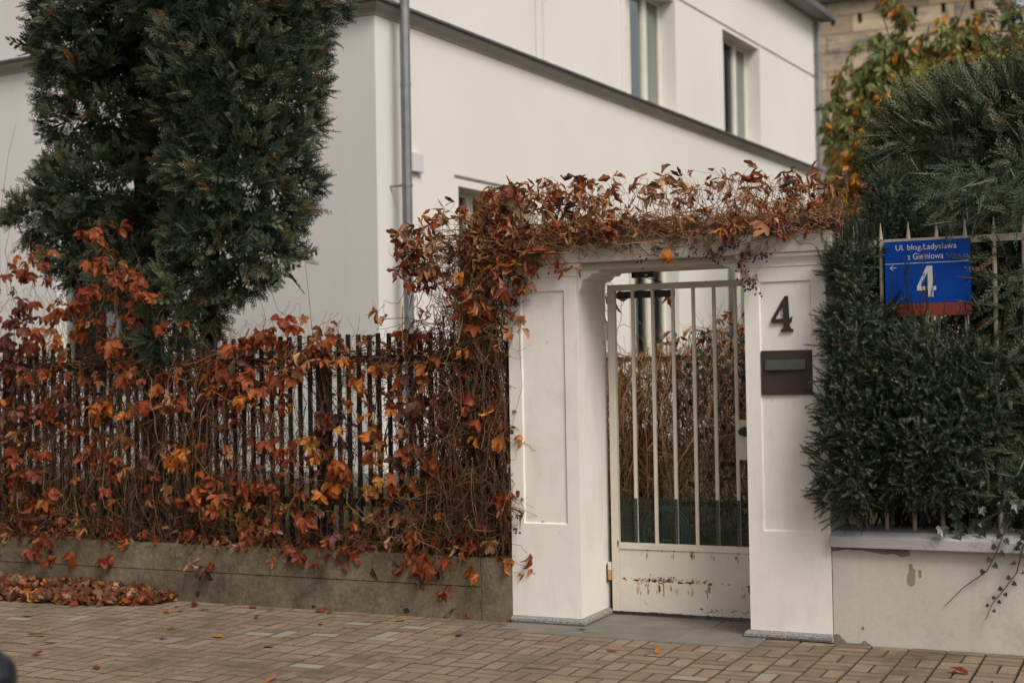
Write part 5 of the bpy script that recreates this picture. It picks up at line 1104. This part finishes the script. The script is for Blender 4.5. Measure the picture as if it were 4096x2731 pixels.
for i in range(12):
    V, F = leaflet(.12, .027, rng.uniform(.2, .8), rng.uniform(.3, 1.5), twist=rng.normal(0, .8)) if i < 6 else leaflet(.105, .028, rng.uniform(.05, .3), rng.uniform(-.4, .5), twist=rng.normal(0, .25)); V = V[:, [0, 2, 1]]*np.array([1, 1, -1]); V[:, 1] += .05; V[:, 2] -= V[:, 2].min(); single_leaf.append((V, F))
flm = {}
for k in CN:
    flm[k] = []
    for V, F in single_leaf[6:]: me = npmesh('fallen_leaf', V, F, smooth=True); me.materials.append(LEAF[k]); flm[k].append(me)
for c in FL.split():
    x, y, k = c.split(','); x, y = float(x), float(y); o = bpy.data.objects.new('fallen_leaf', flm[k][int(rng.integers(0, 6))]); COL.objects.link(o)
    o.location = (x, y, .009 if SLAB[0] < x < SLAB[1] and y > SLAB[2] else .006); o.rotation_euler = (rng.normal(0, .08), rng.normal(0, .08), rng.uniform(0, 6.28)); s_ = rng.uniform(.65, 1.0) if k != 'D' else .6; o.scale = (s_,)*3
    if SLAB[0] < x < SLAB[1] and y > SLAB[2]: where = 'on the stone step under the gateway'
    elif y > -.5: where = 'on the paving at the end of the leaf heap' if x < -3.6 else ('on the paving below the weep hole of the concrete wall' if x < -2.5 else 'on the paving where the concrete wall meets the left pillar')
    else: where = 'on open paving between bollard and leaf heap' if x < -3.6 else ('on open paving well out from the concrete wall' if x < -1.7 else ('on the paving in front of the gate step' if x < .3 else 'on the paving in front of the whitewashed wall'))
    tag(o, f'{CN[k]} {"small " if s_ < .85 and k != "D" else ""}fallen leaf {where}', 'leaf', 'fallen leaves on the pavement')
n = 1500; t = rng.uniform(0, 1, n); x = -7.4 + 3.2*t**.8; hmax = np.interp(x, [-7.4, -5.2, -4.9, -4.5, -4.15], [.10, .085, .095, .05, .008]); wmax = np.interp(x, [-7.4, -5.0, -4.5, -4.1], [.46, .44, .36, .16])
yy = rng.uniform(0, 1, n)**1.3; P = np.stack([x, -.02 - yy*wmax, .008 + hmax*(1-yy)*rng.uniform(.2, 1, n)], 1); kinds = rng.choice(['L', 'B', 'R', 'O', 'D', 'Y'], n, p=[.62, .12, .12, .02, .09, .03])
lpile = thing('leaf_pile', (-5.2, -.2, 0), 'heap of dry brown fallen leaves drifted against the concrete wall', 'leaf pile')
for k in sorted(set(kinds)):
    i = np.where(kinds == k)[0]; m_ = len(i); d_ = unit(np.stack([rng.normal(0, .45, m_), rng.normal(0, .45, m_), np.ones(m_)], 1))
    scatter('leaves', single_leaf[:6], P[i], frames(d_, rng.uniform(0, 6.28, m_), hint=np.tile(np.array([0, 1., 0]), (m_, 1))), rng.uniform(.6, 1.15, m_), rng.uniform(0, 1, m_), LEAF[k], lpile)
# small dropped stalks
tw = []
for x, y, a in ((-1.55, -.32, .3), (-1.35, -.55, -.5), (-1.1, -.62, 1.4), (-.9, -.55, .5), (-1.0, -.2, .1), (-2.4, -.3, .9), (-1.9, -.48, -.2)):
    P_ = wander((x, y, .012), (x + .16*math.cos(a), y + .16*math.sin(a), .012), 7, .015); P_[:, 2] = .009 if not (SLAB[0] < x < SLAB[1] and y > SLAB[2]) else .010
    o = tubes('fallen_stalk', [(P_, .0022, .0014, rng.uniform(.3, .9))], m_stemred, None, 5, kind=None); tag(o, 'thin dropped leaf stalk lying ' + ('on the stone step' if P_[0, 2] > .0095 else 'on the paving before the left pillar'), 'stalk', 'dropped stalks by the gate')
